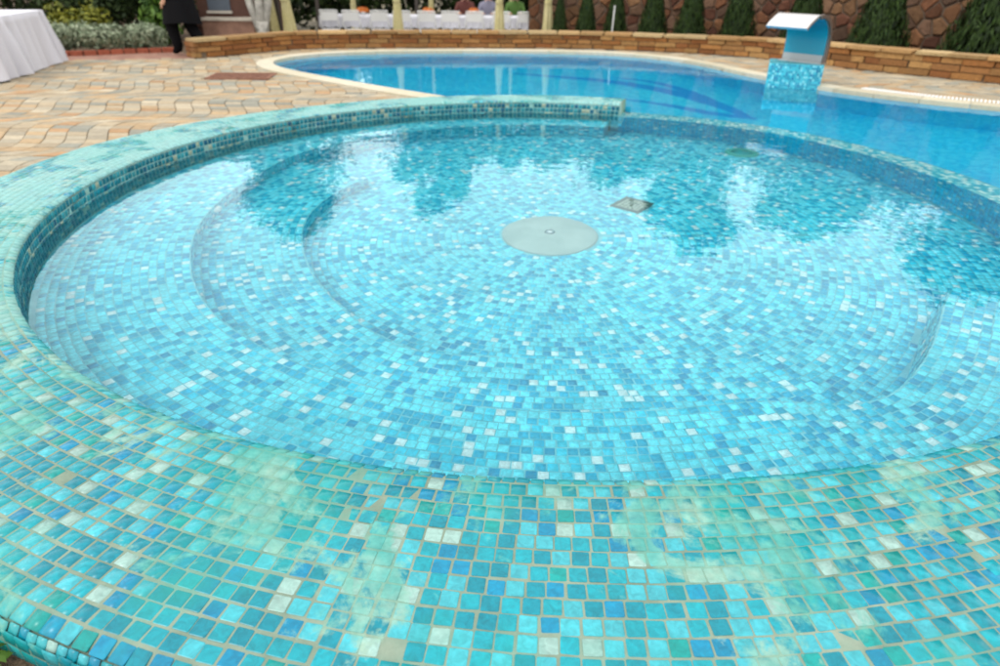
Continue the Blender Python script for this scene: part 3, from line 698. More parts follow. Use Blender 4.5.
TL = [(552, 16.4, .55, 1.5, 'slim clipped conifer beside the last cream curtain'), (578, 16.2, .72, 1.65, 'small clipped conifer, second along the wall from the cream curtain'),
      (607, 16.0, .75, 1.8, 'clipped conifer with a thin pale stake in front'), (644, 15.7, .90, 1.9, 'clipped conifer before the reddest part of the rubble wall'),
      (681, 15.3, .92, 2.0, 'clipped conifer fifth along the rubble wall counted from the curtains'), (728, 14.9, 1.0, 2.1, 'clipped conifer between the pool bend and the steel waterfall spout'),
      (792, 14.2, .95, 2.1, 'dark clipped conifer standing directly behind the steel waterfall spout'), (866, 12.9, 1.18, 2.2, 'broad clipped conifer just past the steel waterfall spout'),
      (977, 12.1, 1.55, 2.6, 'largest broad clipped conifer at the far end of the sandstone wall')]
for i, (px_, Y, w_, h_, lb) in enumerate(TL):
    t_ = tag(empty('conifer', (img_xy(px_, Y), Y, -.42), random.uniform(0, 6)), lb, 'conifer', 'clipped conifers along the rubble wall')
    for nm, me in (('crown', TH[i % 3]), ('inner_crown', inner), ('trunk', trunkm)):
        o = link(bpy.data.objects.new(nm, me), t_); o.scale = (w_*(.72 if i < 6 else .86),)*2+(h_,) if nm != 'trunk' else (1, 1, 1)
tag(MB().tube([(img_xy(603, 15.5), 15.5, -.42), (img_xy(605, 15.5), 15.5, .75)], .012, 6).build('garden_stake', M['white_metal']), 'thin pale stake in front of a small clipped conifer', 'stake')

# --- broadleaf trees
M['leaf_dark'] = leaf_mat('leaf_dark', (.007, .017, .005, 1), (.035, .06, .016, 1)); M['leaf_mid'] = leaf_mat('leaf_mid', (.016, .034, .008, 1), (.07, .10, .02, 1))
def tree(name, x, y, z0, top, width, label, mt, trunk_h=None, nl=4600, leaf=.16, bark='bark', group='tall trees around the garden', low=.22, cat='tree'):
    t_ = tag(empty(name, (x, y, z0)), label, cat, group); H = top-z0
    mb = MB(); lean = random.uniform(-.2, .2)
    spine = [(0, 0, -.1), (lean*.3, 0, H*.25), (lean, lean*.5, H*.55), (lean*1.3, lean, H*.85)]
    mb.tube(spine, [.030*H, .022*H, .014*H, .005*H], 9)
    cl_ = []
    for k in range(11):
        a_ = k*2.4+random.random(); hh = H*(low+.1+(.86-low-.1)*k/10); rr2 = width/2*(.75-.45*abs((hh/H-.5))*1.3)*random.uniform(.6, 1.05)
        tip = (lean+cos(a_)*rr2, sin(a_)*rr2, hh); mb.tube([(lean*hh/H, 0, hh*.72), (lean+cos(a_)*rr2*.5, sin(a_)*rr2*.5, hh*.9), tip], [.011*H, .007*H, .003*H], 6); cl_.append(tip)
    cl_ += [(lean, 0, H*.72), (lean, 0, H*.5)]+[(lean+random.uniform(-.28, .28)*width, random.uniform(-.2, .2)*width, H*random.uniform(.80, .97)) for _ in range(7)]
    part_ = mb.build('trunk', M[bark], t_, True)
    P_ = []; Nn = []
    for ccx, ccy, ccz in cl_:
        nn = nl//len(cl_); u_ = unit(nn); rad = width*(random.uniform(.18, .30) if ccz < H*.78 else random.uniform(.10, .19)); rr3 = rad*(rng.uniform(.35, 1.0, (nn, 1))**.6+.35*np.abs(rng.normal(0, 1, (nn, 1)))**2*.35)
        P_.append(np.array([ccx, ccy, ccz])+u_*rr3*np.array([1, 1, .8])); Nn.append(u_+rng.normal(0, .5, (nn, 3)))
    P_ = np.concatenate(P_); Nn = np.concatenate(Nn); Nn /= np.linalg.norm(Nn, axis=1, keepdims=True)
    me = leaves_mesh('crown', P_, Nn, rng.uniform(.6, 1.2, len(P_))*leaf, mt, .55); link(bpy.data.objects.new('crown', me), t_); return t_
LD, LM = M['leaf_dark'], M['leaf_mid']
for a_ in [(-7.6, 24, 7.1, 3.9, 'tall leafy tree beyond the pale forked trunk', LD), (-2.5, 25, 6.6, 3.6, 'slender leafy tree behind the chairs at the long table', LD),
           (-.4, 25.5, 5.2, 3.0, 'shorter leafy tree behind the middle of the long table', LM), (1.5, 25.2, 5.3, 2.8, 'leafy tree behind the guests at the banquet table', LD), (3.9, 24, 5.2, 4.0, 'leafy tree behind the slim conifers by the curtain', LD), (6.9, 23.5, 7.4, 5.4, 'tall dense tree above the rubble wall', LD),
           (10.2, 21.5, 6.3, 4.8, 'tall dense tree rising behind the steel waterfall spout', LM), (14.2, 19, 7.6, 5.0, 'very tall tree above the broad conifer past the spout', LD), (16.5, 14.0, 10.0, 5.6, 'very tall tree above the largest broad conifer', LD)]:
    tree('leafy_tree', a_[0], a_[1], -.42, a_[2], a_[3], a_[4], a_[5])
# --- dark shrubs closing the view behind tables and path
def bush(name, x, y, z0, rx, ry, hz, label, mt, group=None, n=2600, leaf=.06, cat='shrub', aspect=.5):
    t_ = tag(empty(name, (x, y, z0)), label, cat, group)
    P_ = []; Nn = []
    for k in range(9):
        a_ = k*2.4; q = random.uniform(.25, .65) if k else 0; cc = np.array([cos(a_)*q*rx, sin(a_)*q*ry, hz*random.uniform(.35, .68)]); nn = n//9; u_ = unit(nn)
        P_.append(cc+u_*rng.uniform(.4, 1, (nn, 1))**.6*np.array([rx*.5, ry*.5, hz*.42])); Nn.append(u_+rng.normal(0, .5, (nn, 3)))
    P_ = np.concatenate(P_); Nn = np.concatenate(Nn); Nn /= np.linalg.norm(Nn, axis=1, keepdims=True); P_[:, 2] = np.maximum(P_[:, 2], .02)
    link(bpy.data.objects.new('foliage', leaves_mesh('foliage', P_, Nn, rng.uniform(.6, 1.3, len(P_))*leaf, mt, aspect)), t_)
    mb = MB()
    for k in range(4): mb.tube([(0, 0, -.03), (cos(k*1.6)*rx*.3, sin(k*1.6)*ry*.3, hz*.6)], [.02, .008], 6)
    mb.build('stem', M['bark'], t_); return t_
for k, x in enumerate(np.linspace(-11.5, 9.5, 11)):
    bush('hedge_shrub', float(x), 22.3+.5*sin(k*2.1), -.42, 1.7, 1.1, 3.1+.4*sin(k*1.7), ('first', 'second', 'third', 'fourth', 'fifth', 'sixth', 'seventh', 'eighth', 'ninth', 'tenth', 'last')[k]+' dark hedge shrub behind the long table, counted from the brown building', LD, 'hedge shrubs behind the long table', 2600, .13)
M['leaf_yellow'] = leaf_mat('leaf_yellow', (.035, .055, .006, 1), (.19, .19, .015, 1)); M['leaf_bright'] = leaf_mat('leaf_bright', (.02, .06, .008, 1), (.09, .17, .02, 1))
M['silver'] = leaf_mat('silver', (.09, .13, .07, 1), (.36, .41, .29, 1), .75)
bush('garden_shrub', -9.0, 15.6, 0, 1.5, .9, 2.0, 'dark evergreen shrub behind the yellow-green bush', LD, n=4200, leaf=.07)
bush('garden_shrub', -7.6, 15.9, 0, 1.2, .9, 2.2, 'dark evergreen shrub behind the silver foliage plants', LD, n=4200, leaf=.07)
bush('garden_shrub', -10.9, 15.4, 0, 1.4, .9, 2.3, 'dark evergreen shrub beyond the cloth-covered table', LD, n=3600, leaf=.07)
bush('garden_shrub', -8.35, 14.3, 0, .75, .5, .78, 'yellow-green leafy bush above the silver foliage bed', M['leaf_yellow'], n=1800, leaf=.06)
bush('garden_shrub', -6.75, 14.6, 0, .42, .45, 1.2, 'bright green leafy bush beside the person in black', M['leaf_bright'], n=1600, leaf=.07)
for x, y, r_, lb in [(-8.15, 12.98, .52, 'silver-leaved bedding plant beside the cloth-covered table'), (-7.35, 13.12, .55, 'silver-leaved bedding plant in the middle of the bed'), (-6.72, 13.5, .48, 'silver-leaved bedding plant at the path end of the bed')]:
    bush('silver_plant', x, y, 0, r_*1.2, r_*.9, .50, lb, M['silver'], 'silver foliage plants in the bed', 2200, .05, 'plant', .28)
# brick edging of the bed
ed = tag(empty('bed_edging', (-7, 12.7, 0)), 'row of red bricks edging the silver foliage bed', 'edging')
epts = resample(catmull([(-8.9, 12.62), (-7.6, 12.62), (-6.9, 13.02), (-6.1, 13.35)], 6), .2)
eb = box_bev('brick', piece_mat('red_brick', 'object', .9, .3, 20, .6, .01), random.Random(3))
for i in range(len(epts)-1):
    a_, b_ = epts[i], epts[i+1]
    put_stone('brick', ((a_[0]+b_[0])/2, (a_[1]+b_[1])/2, .03), atan2(b_[1]-a_[1], b_[0]-a_[0]), (.19, .1, .09), lin(170, 95, 72), ed, [eb])
# pale forked trunk
pt = tag(empty('forked_tree', (-5.35, 16.2, -.42)), 'pale barked tree forking into three stems behind the low wall', 'tree')
mb = MB(); mb.tube([(0, 0, -.1), (.0, 0, .4), (.02, 0, .75)], [.16, .14, .15], 10)
for dx, dy, r_ in ((-.42, .05, .085), (.03, -.05, .08), (.30, .12, .10)):
    mb.tube([(dx*.1, 0, .55), (dx*.5, dy, 1.1), (dx*.8, dy*1.5, 1.9), (dx*1.1, dy*2, 3.2), (dx*1.6, dy*3, 4.6)], [.1, r_, r_*.85, r_*.6, r_*.25], 8)
mb.build('trunk', M['pale_bark'], pt, True)
n = 2600; cc = np.array([(-.6, .1, 4.2), (.1, 0, 4.7), (.5, .3, 4.3), (0, -.3, 3.9), (.2, .5, 3.6)])[rng.integers(0, 5, n)]; u_ = unit(n)
link(bpy.data.objects.new('crown', leaves_mesh('crown', cc+u_*rng.uniform(.2, .7, (n, 1)), u_, rng.uniform(.06, .12, n), LM, .5)), pt)

# small weed at the foot of the rim
def weed(x, y, s_, label):
    t_ = tag(empty('weed', (x, y, -.012)), label, 'weed', 'weeds at the foot of the tiled rim')
    n = 34; a_ = rng.uniform(0, 2*pi, n); r_ = rng.uniform(.01, .07, n)*s_; pos = np.stack([r_*np.cos(a_), r_*np.sin(a_), rng.uniform(.01, .07, n)*s_], 1)
    nr = np.stack([np.cos(a_)*.5, np.sin(a_)*.5, 1+0*a_], 1); nr /= np.linalg.norm(nr, axis=1, keepdims=True)
    link(bpy.data.objects.new('leaves', leaves_mesh('leaves', pos, nr, rng.uniform(.012, .028, n)*s_, M['leaf_bright'], .6)), t_)
    MB().tube([(0, 0, -.02), (0, 0, .05*s_)], [.003, .002], 5).build('stem', M['leaf_bright'], t_)
weed(-1.215, .995, .8, 'small green weed growing in the soil at the foot of the tiled rim'); weed(-1.285, 1.03, .65, 'smaller second green weed farther along the foot of the tiled rim')

# ================================================================== waterfall spout
FX, FY = 4.20, 10.24
sp = tag(empty('waterfall_spout', (FX, FY, 0), R(-50)), 'curved stainless steel waterfall spout on a mosaic plinth at the pool edge', 'spout')
W2 = .30
ped = MB().box((0, .1, -.40), (.72, .56, 1.38)); M['plinth_mosaic'] = grout_mat('plinth_grout', lin(60, 150, 165), lin(120, 190, 200), False)
ped.build('plinth', M['plinth_mosaic'], sp).rotation_euler = (0, 0, R(30))
tl = [[], [], [], [], []]
for face_, (ux, uy, nx2, ny2, half) in enumerate([(1, 0, 0, -1, .36), (0, 1, 1, 0, .28), (0, -1, -1, 0, .28)]):
    nw = int(half*2/.03); 
    for i in range(nw):
        for j in range(15):
            q = (i+.5)/nw*2*half-half; x0 = (ux*q if ux else nx2*.36); y0 = (.1+uy*q if uy else .1-.28)
            tl[0].append((x0+nx2*.001, y0+ny2*.001, .285-(j+.5)*.03)); tl[1].append((ux, uy, 0)); tl[2].append((0, 0, 1)); tl[3].append((.0133, .0133)); tl[4].append(pick([(lin(0, 140, 170), .4), (lin(50, 180, 200), .3), (lin(130, 210, 220), .2), (lin(0, 100, 150), .1)], 1)[0])
for i in range(24):
    for j in range(18):
        tl[0].append((-.36+(i+.5)*.03, -.18+(j+.5)*.031, .2905)); tl[1].append((1, 0, 0)); tl[2].append((0, 1, 0)); tl[3].append((.0133, .0133)); tl[4].append(pick(PAL_RIM, 1)[0])
# outward normals for the wall tiles
tm = [np.array(x, float) for x in tl]
o = tiles_mesh('plinth_tiles', *tm, M['tile_in'], sp, .004, 1); o.matrix_parent_inverse = Matrix(); o.rotation_euler = (0, 0, R(30)); o['kind'] = 'stuff'
def sheet_curve(prof, half, th):
    mb = MB(); n = len(prof); nr = []
    for i in range(n):
        a_, b_ = np.array(prof[max(i-1, 0)]), np.array(prof[min(i+1, n-1)]); t_ = (b_-a_)/np.linalg.norm(b_-a_); nr.append((-t_[1], t_[0]))
    sec = [(p_[0]+q_[0]*s_*th/2, p_[1]+q_[1]*s_*th/2) for s_ in (1, -1) for p_, q_ in (list(zip(prof, nr)) if s_ > 0 else list(zip(prof, nr))[::-1])]
    m_ = len(sec); vs = [(x, y, z) for x in (-half, half) for y, z in sec]
    fs = [(k_, (k_+1) % m_, m_+(k_+1) % m_, m_+k_) for k_ in range(m_)]
    fs += [tuple((i, i+1, m_-2-i, m_-1-i)) for i in range(n-1)]+[tuple((m_+m_-1-i, m_+m_-2-i, m_+i+1, m_+i)) for i in range(n-1)]
    return mb.add(vs, fs)
prof = [(.15, .29), (.158, .40), (.16, .50)]+[(-.15+.31*cos(t_), .58+.33*sin(t_)) for t_ in np.linspace(0, R(122), 16)]+[(-.40, .815), (-.47, .76)]
o = sheet_curve(prof, W2, .035).build('spout_blade', M['steel'], sp); 
for poly in o.data.polygons: poly.use_smooth = False
mb = MB()
for s_ in (-1, 1):
    pr = [(y-.018, z) for y, z in prof[:12]]
    m2 = sheet_curve([(y+.03, z) for y, z in prof[:17]], .014, .05); mb.add([(x+s_*(W2+.012), y, z) for x, y, z in m2.v], m2.f)
mb.build('side_rib', mat('steel_brushed', (.22, .18, .16, 1), .45, 1), sp)
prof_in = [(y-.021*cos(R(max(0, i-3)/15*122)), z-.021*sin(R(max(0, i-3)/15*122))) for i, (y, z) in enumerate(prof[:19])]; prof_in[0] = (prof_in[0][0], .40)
sheet_curve(prof_in, W2+.001, .005).build('reflected_blue_face', mat('pool_reflection_blue', lin(0, 138, 164), .3), sp)  # added blue sheet, colour stands in for the pool mirrored in the steel
sheet_curve([(.118, .306), (.122, .345), (.130, .40)], W2-.004, .008).build('base_band', mat('steel_dull', (.30, .33, .34, 1), .5, .6), sp)
MB().box((0, .15, .298), (.66, .16, .016)).build('base_flange', M['steel'], sp)

# ================================================================== drain grate in the deck
gt = tag(empty('drain_grate', (-3.85, 10.42, 0), R(3)), 'rusty rectangular drain grate set into the paving', 'grate')
mb = MB()
for s_ in (-1, 1): mb.box((0, s_*.265, -.002), (.9, .03, .03)); mb.box((s_*.435, 0, -.002), (.03, .5, .03))
mb.build('frame', M['rust'], gt)
for i in range(24): MB().box((-.402+i*.035, 0, -.004), (.014, .5, .022)).build('bar', M['rust'], gt)
for j in (-.125, .125): MB().box((0, j, -.006), (.84, .012, .016)).build('cross_bar', M['rust'], gt)
MB().box((0, 0, -.03), (.86, .5, .02)).build('pit', M['dark'], gt)

# ================================================================== clothed table by the path
def skirt_cloth(name, mt, outline, z_top, z_bot, flare, pleats, amp, label, cat, group=None, loc=(0, 0, 0), rz=0):
    pts = resample(outline+[outline[0]], .025)[:-1]; n = len(pts); cxy = np.mean(np.array(pts), 0); L = np.arange(n)*.025
    NZ = 9; mb = MB(); vs = []
    for k in range(NZ):
        s_ = k/(NZ-1)
        for i, p_ in enumerate(pts):
            a_, b_ = np.array(pts[i-1]), np.array(pts[(i+1) % n]); t_ = (b_-a_)/(np.linalg.norm(b_-a_)+1e-9); nn = np.array([t_[1], -t_[0]])
            if nn@(np.array(p_)-cxy) < 0: nn = -nn
            ph = L[i]*2*pi/pleats; wv = (1-2*abs(sin(ph*.5+.5*sin(ph*.37)+.2*s_))**.7)*.75+sin(ph*.53+1)*.35
            q = np.array(p_)+nn*(s_*flare+amp*wv*s_**.75*(.6+.4*sin(ph*.21)))
            vs.append((q[0], q[1], z_top+(z_bot-z_top)*s_+.018*wv*s_**3+(.0 if k else 0)))
    fs = [(k*n+i, k*n+(i+1) % n, (k+1)*n+(i+1) % n, (k+1)*n+i) for k in range(NZ-1) for i in range(n)]
    b0 = len(vs); vs += [(cxy[0]+(p_[0]-cxy[0])*.96, cxy[1]+(p_[1]-cxy[1])*.97, z_top+.008) for p_ in pts]
    fs += [(i, (i+1) % n, b0+(i+1) % n, b0+i) for i in range(n)]; fs += [tuple(b0+i for i in range(n))]
    mb.add(vs, fs); o = mb.build(name, mt, None, True); o.location = loc; o.rotation_euler = (0, 0, rz); return tag(o, label, cat, group)
def table(loc, rz, L_, W_, H_, label, legs):
    t_ = tag(empty('banquet_table', loc, rz), label, 'table'); MB().box((0, 0, H_-.02), (W_, L_, .03)).build('tabletop', M['bark'], t_)
    for x, y in legs: MB().tube([(x, y, 0), (x, y, H_-.03)], .022, 8).build('leg', M['dark'], t_)
    return t_
trz = atan2(11.72-9.55, -7.25+6.80)-pi/2
TC = (-7.66, 10.55, 0)
table(TC, trz, 2.15, 1.1, .765, 'folding table hidden beneath the cloth by the path', [(.45, .95), (.45, -.95), (-.45, .95), (-.45, -.95)])
rect = lambda w_, l_: [(-w_, -l_), (w_, -l_), (w_, l_), (-w_, l_)]
skirt_cloth('tablecloth', M['cloth'], rect(.56, 1.09), .775, .015, .10, .30, .16, 'pleated white cloth draped to the paving over the table by the path', 'tablecloth', loc=TC, rz=trz)

# ================================================================== long banquet behind the low wall
ZT = -.42
TX0, TX1, TY = -4.55, .85, 18.6
table(((TX0+TX1)/2, TY, ZT), pi/2, TX1-TX0, .8, .735, 'long banquet table set for guests beyond the low wall', [(x, y) for x in (-.34, .34) for y in (-2.5, 0, 2.5)])
skirt_cloth('tablecloth', M['cloth'], rect((TX1-TX0)/2+.02, .42), .745, .50, .015, .2, .02, 'white cloth hanging over the edges of the long banquet table', 'tablecloth', loc=((TX0+TX1)/2, TY, ZT))
def make_chair():
    t_ = tag(empty('folding_chair', (0, 0, 0)), 'white folding chair with a solid backrest at the long banquet table', 'chair', 'white folding chairs along the banquet table')
    wm = M['white_metal']
    s_ = MB(); s_.box((0, .02, .445), (.42, .40, .04)); s_.build('seat', wm, t_)
    b_ = MB(); b_.add([(-.19, -.223, .67), (.19, -.223, .67), (.18, -.245, .87), (-.18, -.245, .87), (-.19, -.203, .67), (.19, -.203, .67), (.18, -.225, .87), (-.18, -.225, .87)], [(0, 1, 2, 3), (7, 6, 5, 4), (0, 4, 5, 1), (1, 5, 6, 2), (2, 6, 7, 3), (3, 7, 4, 0)]); b_.build('backrest', wm, t_)
    for sx in (-1, 1):
        MB().tube([(sx*.205, .22, 0), (sx*.205, -.02, .43), (sx*.215, -.20, .60), (sx*.20, -.245, .90)], .014, 8).build('leg', wm, t_)
        MB().tube([(sx*.18, -.26, 0), (sx*.18, .12, .44)], .013, 8).build('leg', wm, t_)
    MB().tube([(-.18, -.16, .12), (.18, -.16, .12)], .009, 6).build('stretcher', wm, t_)
    MB().tube([(-.2, -.245, .895), (.2, -.245, .895)], .014, 8).build('top_rail', wm, t_)
    return t_
def copy_tree(o, parent=None):
    c_ = o.copy(); col.objects.link(c_); c_.parent = parent
    for ch in o.children: copy_tree(ch, c_)
    return c_
spots = [(TX0+.30+.60*i+random.uniform(-.05, .05), TY-.62+random.uniform(-.06, .05), random.uniform(-.16, .16)) for i in range(9)]
spots += [(x_, TY+.70, pi+random.uniform(-.1, .1)) for x_ in (-1.0, -.40, .30)]
ORD = ['first', 'second', 'third', 'fourth', 'fifth', 'sixth', 'seventh', 'eighth', 'ninth', 'tenth', 'eleventh']
ch0 = make_chair(); kids = list(ch0.children)
for i, (x, y, a_) in enumerate(spots):
    c_ = ch0
    if i:
        c_ = ch0.copy(); col.objects.link(c_)
        for k_ in kids: q = k_.copy(); col.objects.link(q); q.parent = c_
    c_.location = (x, y, ZT); c_.rotation_euler = (0, 0, a_)
    c_['label'] = ORD[i % 9]+' white folding chair from the forked-tree end of the banquet table, pool side'
    if a_ > 1: c_['label'] = 'white folding chair under the guest in '+('brick red', 'pale lilac', 'lime green')[i-9]+', facing the pool'; c_['group'] = 'white folding chairs on the hedge side'
# centrepieces
M['orange'] = leaf_mat('orange', (.35, .08, .01, 1), (.75, .25, .05, 1))
for x, lb in ((-3.55, 'orange flower centrepiece near the gathered curtain end of the banquet table'), (-1.9, 'peach flower centrepiece in the middle of the banquet table'), (-.75, 'low orange flower centrepiece toward the conifer end of the banquet table')):
    t_ = tag(empty('flower_centrepiece', (x, TY, ZT+.755)), lb, 'flowers', 'flower centrepieces on the banquet table')
    MB().lathe([(0, .0), (.05, 0), (.07, .05), (.06, .09), (.05, .09), (.05, .02), (0, .02)], 16).build('bowl', M['white_metal'], t_, True)
    n = 160; u_ = unit(n); u_[:, 2] = abs(u_[:, 2]); link(bpy.data.objects.new('blossoms', leaves_mesh('blossoms', u_*np.array([.17, .12, .11])*rng.uniform(.7, 1, (n, 1))+[0, 0, .08], u_, rng.uniform(.02, .035, n), M['orange'], .8)), t_)
    MB().tube([(0, 0, .01), (0, 0, .14)], .012, 6).build('stalk', M['leaf_bright'], t_)

# curtain frame and gathered curtains
fr_ = tag(empty('pergola', (-2, 19, ZT)), 'slim dark pergola frame standing over the banquet table', 'pergola')
PX = [-5.25, -2.45, .98]; PYS = [17.15, 20.9]
md = mat('pergola_dark', (.05, .04, .035, 1), .6)
for x in PX:
    for y in PYS: part(MB().box((x, y, ZT+1.35), (.09, .09, 2.7)), 'post', md, fr_)
for y in PYS: part(MB().box((-2.13, y, ZT+2.75), (6.5, .09, .12)), 'beam', md, fr_)
for x in PX: part(MB().box((x, 19.02, ZT+2.86), (.08, 4.1, .1)), 'rafter', md, fr_)
def curtain(x, y, w_, h_, lb, lean=0):
    NZ, n = 16, 40; vs = []
    for k in range(NZ):
        s_ = k/(NZ-1); z = h_*(1-s_); ww = w_*(.36+.74*max(0, s_-.42)**1.1/.55)
        for i in range(n):
            a_ = 2*pi*i/n; rr2 = 1+.16*sin(a_*7+s_*2)+.06*sin(a_*3+1); vs.append((cos(a_)*ww/2*rr2+lean*(1-s_), sin(a_)*ww/2.6*rr2, z))
    fs = [(k*n+i, k*n+(i+1) % n, (k+1)*n+(i+1) % n, (k+1)*n+i) for k in range(NZ-1) for i in range(n)]+[tuple(range(n)), tuple((NZ-1)*n+i for i in range(n-1, -1, -1))]
    o = MB().add(vs, fs).build('curtain', M['curtain'], None, True); o.location = (x, y, ZT+.02)
    # tie band
    tag(o, lb, 'curtain', 'gathered cream curtains of the pergola')
    zb = h_*.42; b_ = MB().lathe([(w_*.30, -.03), (w_*.32, 0), (w_*.30, .03)], 16, (lean*.5, 0, zb)); b_.build('tie_band', M['curtain'], o, True)
curtain(-5.32, 17.0, .26, 2.68, 'cream gathered curtain, outer one of the pair beside the pale forked tree', -.10); curtain(-4.92, 16.9, .32, 2.68, 'cream gathered curtain, inner one of the pair next to the end of the table', -.12)
curtain(-2.45, 17.0, .27, 2.68, 'cream gathered curtain hanging before the chairs halfway along the table'); curtain(-.10, 17.0, .27, 2.68, 'cream gathered curtain hanging before the conifer end of the table')
curtain(1.02, 17.0, .27, 2.68, 'cream gathered curtain at the table end beside the slim conifer')
curtain(-4.25, 20.95, .2, 2.68, 'thin cream curtain on the hedge side behind the first chairs'); curtain(-2.05, 20.95, .2, 2.68, 'thin cream curtain on the hedge side behind the flowers'); curtain(.22, 20.95, .2, 2.68, 'thin cream curtain on the hedge side behind the guests')

# ================================================================== building corner by the path
bd = tag(empty('building', (-6.2, 16.6, 0)), 'corner of a reddish brown building with pale ledge and grey window', 'building')
MB().box((-.05, 1.2, 1.4), (1.6, 2.0, 2.9)).build('wall', speckled('brown_wall', [(.3, (.07, .035, .026)), (.7, (.12, .06, .045))], 3, .85, 30), bd)
MB().box((.02, .05, .12), (1.15, .5, .40)).build('plinth', speckled('plinth_red', [(.3, (.20, .11, .08)), (.7, (.30, .17, .12))], 5, .85, 40), bd)
MB().box((.02, .04, .345), (1.2, .56, .05)).build('ledge', speckled('ledge_pale', [(.3, (.45, .40, .33)), (.7, (.58, .53, .45))], 5, .8, 40), bd)
wi = MB().box((-.25, .19, 1.0), (.5, .04, 1.0)).build('window', mat('window_grey', (.10, .12, .15, 1), .25), bd)
MB().box((-.25, .16, .47), (.56, .08, .05)).build('sill', mat('sill_pale', (.5, .46, .4, 1), .7), wi)

# ================================================================== people
def skin_body(name, joints, edges, label, mats, assign, loc, rz):
    m_ = bpy.data.meshes.new(name); names = list(joints); ix = {k_: i for i, k_ in enumerate(names)}
    m_.from_pydata([joints[k_][0] for k_ in names], [(ix[a_], ix[b_]) for a_, b_ in edges], [])
    o = bpy.data.objects.new(name, m_); col.objects.link(o)
    sk = o.modifiers.new('skin', 'SKIN'); sk.use_smooth_shade = True
    for i, k_ in enumerate(names):
        r_ = joints[k_][1]; m_.skin_vertices[0].data[i].radius = r_ if hasattr(r_, '__len__') else (r_, r_); m_.skin_vertices[0].data[i].use_root = (k_ == 'pelvis')
    o.modifiers.new('sub', 'SUBSURF').levels = 2; o.modifiers['sub'].render_levels = 2
    dg = bpy.context.evaluated_depsgraph_get(); me = bpy.data.meshes.new_from_object(o.evaluated_get(dg)); o.modifiers.clear(); o.data = me
    for x in mats: me.materials.append(x)
    for p_ in me.polygons: p_.use_smooth = True; p_.material_index = assign(p_.center)
    o.location = loc; o.rotation_euler = (0, 0, rz); return tag(o, label, 'person')
def head_bits(o, c_, hairm, long=False):
    cx_, cy2, cz = c_
    hb = MB().lathe([(0, .135), (.06, .12), (.095, .07), (.103, .0), (.09, -.05 if not long else -.14)], 18, (cx_, cy2-.015, cz)); hb.build('hair', hairm, o, True)
    for s_ in (-1, 1):
        MB().lathe([(0, .011), (.009, .006), (.011, 0), (.009, -.006), (0, -.011)], 10, (cx_+s_*.033, cy2+.087, cz+.005)).build('eye', M['dark'], o, True)
        MB().lathe([(0, .028), (.012, .018), (.016, 0), (.010, -.02), (0, -.028)], 8, (cx_+s_*.098, cy2-.005, cz)).build('ear', M['skin'], o, True)
    MB().add([(cx_, cy2+.088, cz+.005), (cx_-.014, cy2+.09, cz-.03), (cx_+.014, cy2+.09, cz-.03), (cx_, cy2+.118, cz-.027)], [(0, 1, 3), (0, 3, 2), (1, 2, 3)]).build('nose', M['skin'], o)
# walking person in black, half hidden by the wall's end
J = {'pelvis': ((0, 0, .95), (.17, .14)), 'spine': ((0, .01, 1.15), (.15, .12)), 'chest': ((0, .02, 1.36), (.18, .13)), 'neck': ((0, .03, 1.52), .06), 'head': ((0, .05, 1.64), (.095, .105)), 'crown': ((0, .045, 1.74), (.075, .085)),
     'hipL': ((-.11, 0, .88), .125), 'kneeL': ((-.13, .16, .50), .115), 'ankL': ((-.10, .10, .10), .09), 'toeL': ((-.10, .27, .035), .036),
     'hipR': ((.11, 0, .88), .125), 'kneeR': ((.12, -.02, .50), .115), 'ankR': ((.12, -.26, .15), .09), 'toeR': ((.12, -.12, .04), .036),
     'shL': ((-.20, .02, 1.42), .075), 'elL': ((-.27, -.08, 1.14), .056), 'wrL': ((-.26, .04, .90), .036), 'haL': ((-.26, .08, .82), (.04, .024)),
     'shR': ((.20, .02, 1.42), .075), 'elR': ((.27, .06, 1.14), .056), 'wrR': ((.24, .20, .92), .036), 'haR': ((.24, .25, .85), (.04, .024))}
ED = [('pelvis', 'spine'), ('spine', 'chest'), ('chest', 'neck'), ('neck', 'head'), ('head', 'crown')]+[(a_+s_, b_+s_) for s_ in 'LR' for a_, b_ in (('hip', 'knee'), ('knee', 'ank'), ('ank', 'toe'), ('sh', 'el'), ('el', 'wr'), ('wr', 'ha'))]+[('pelvis', 'hipL'), ('pelvis', 'hipR'), ('chest', 'shL'), ('chest', 'shR')]
def black_assign(c_): return 1 if c_.z > 1.54 or (abs(c_.x) > .18 and c_.z < .9 and c_.z > .7 and abs(c_.x) > .21) else 0
pw = skin_body('person', J, ED, 'person in black trousers and long black coat walking past the wall end', [M['black_cloth'], M['skin']], black_assign, (-5.66, 12.92, 0), R(62))
head_bits(pw, (0, .05, 1.68), M['hair'])
def fingers(o, wr, tip):
    wr, tip = Vector(wr), Vector(tip); d_ = (tip-wr).normalized(); sd = Vector((0, 1, 0)).cross(d_).normalized() if abs(d_.y) < .9 else Vector((1, 0, 0))
    for k_, ln in enumerate((.065, .078, .072, .055)):
        b_ = tip+sd*((k_-1.5)*.019); m1 = b_+d_*ln*.55+Vector((0, .006, 0)); MB().tube([b_-d_*.02, m1, m1+d_*ln*.45+Vector((0, .018, 0))], [.009, .0085, .006], 6).build('finger', M['skin'], o, True)
    b_ = wr+d_*.03+sd*.03; MB().tube([b_, b_+d_*.03+sd*.022, b_+d_*.065+sd*.026], [.011, .010, .007], 6).build('thumb', M['skin'], o, True)
fingers(pw, J['wrL'][0], J['haL'][0]); fingers(pw, J['wrR'][0], J['haR'][0])
coat = MB(); vs = []; NZ, n = 8, 28
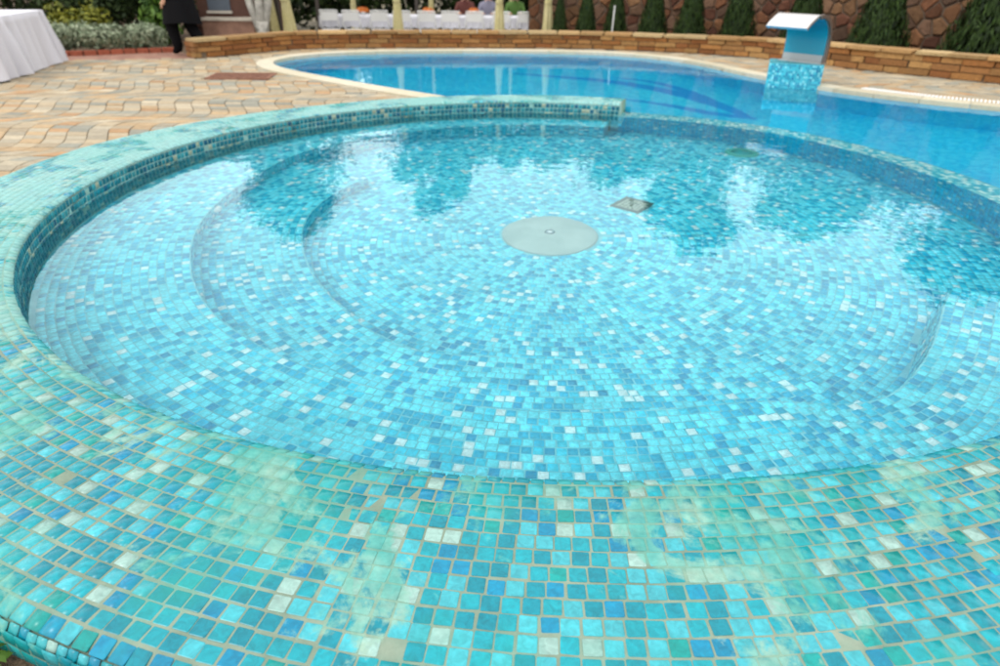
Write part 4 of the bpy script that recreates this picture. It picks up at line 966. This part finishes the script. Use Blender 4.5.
for k in range(NZ):
    s_ = k/(NZ-1); z = 1.30-.78*s_; rx, ry = .19+.12*s_, .15+.19*s_
    for i in range(n): a_ = 2*pi*i/n; f_ = 1+.05*s_*sin(a_*5); vs.append((cos(a_)*rx*f_, .01+sin(a_)*ry*f_, z+.02*s_*sin(a_*2)))
coat.add(vs, [(k*n+i, k*n+(i+1) % n, (k+1)*n+(i+1) % n, (k+1)*n+i) for k in range(NZ-1) for i in range(n)]); coat.build('coat_skirt', M['black_cloth'], pw, True)
# seated guests
def guest(x, y, rz, shirt, trouser, lb, hairc, long=False):
    J2 = {'pelvis': ((0, -.02, .53), (.16, .13)), 'spine': ((0, -.02, .72), (.14, .11)), 'chest': ((0, 0, .92), (.17, .12)), 'neck': ((0, .02, 1.08), .055), 'head': ((0, .04, 1.20), (.092, .10)), 'crown': ((0, .035, 1.29), (.07, .08)),
          'hipL': ((-.10, .02, .52), .10), 'kneeL': ((-.13, .44, .50), .075), 'ankL': ((-.13, .42, .09), .05), 'toeL': ((-.13, .56, .035), .035),
          'hipR': ((.10, .02, .52), .10), 'kneeR': ((.13, .44, .50), .075), 'ankR': ((.13, .40, .09), .05), 'toeR': ((.13, .54, .035), .035),
          'shL': ((-.19, 0, .98), .068), 'elL': ((-.25, .10, .74), .05), 'wrL': ((-.15, .32, .79), .034), 'haL': ((-.12, .40, .79), (.038, .022)),
          'shR': ((.19, 0, .98), .068), 'elR': ((.25, .10, .74), .05), 'wrR': ((.15, .32, .79), .034), 'haR': ((.12, .40, .79), (.038, .022))}
    def asg(c_): return 2 if (c_.z > 1.08 or (c_.y > .30 and c_.z > .7)) else (0 if c_.z > .60 else 1)
    o = skin_body('person', J2, ED, lb, [mat('shirt', shirt, .8), mat('trousers', trouser, .85), M['skin']], asg, (x, y, ZT), rz); head_bits(o, (0, .04, 1.24), mat('hair_tone', hairc, .6), long); 
    fingers(o, J2['wrL'][0], J2['haL'][0]); fingers(o, J2['wrR'][0], J2['haR'][0])
guest(-1.0, TY+.72, pi, lin(86, 42, 36), (.03, .03, .04, 1), 'seated guest in a brick red top at the banquet table', (.05, .03, .02, 1), True)
guest(-.40, TY+.72, pi, lin(120, 120, 138), (.05, .05, .07, 1), 'seated guest in a pale lilac shirt at the banquet table', (.03, .02, .015, 1))
guest(.30, TY+.72, pi, lin(70, 104, 40), (.03, .03, .03, 1), 'seated guest in a lime green top at the banquet table', (.1, .06, .03, 1), True)
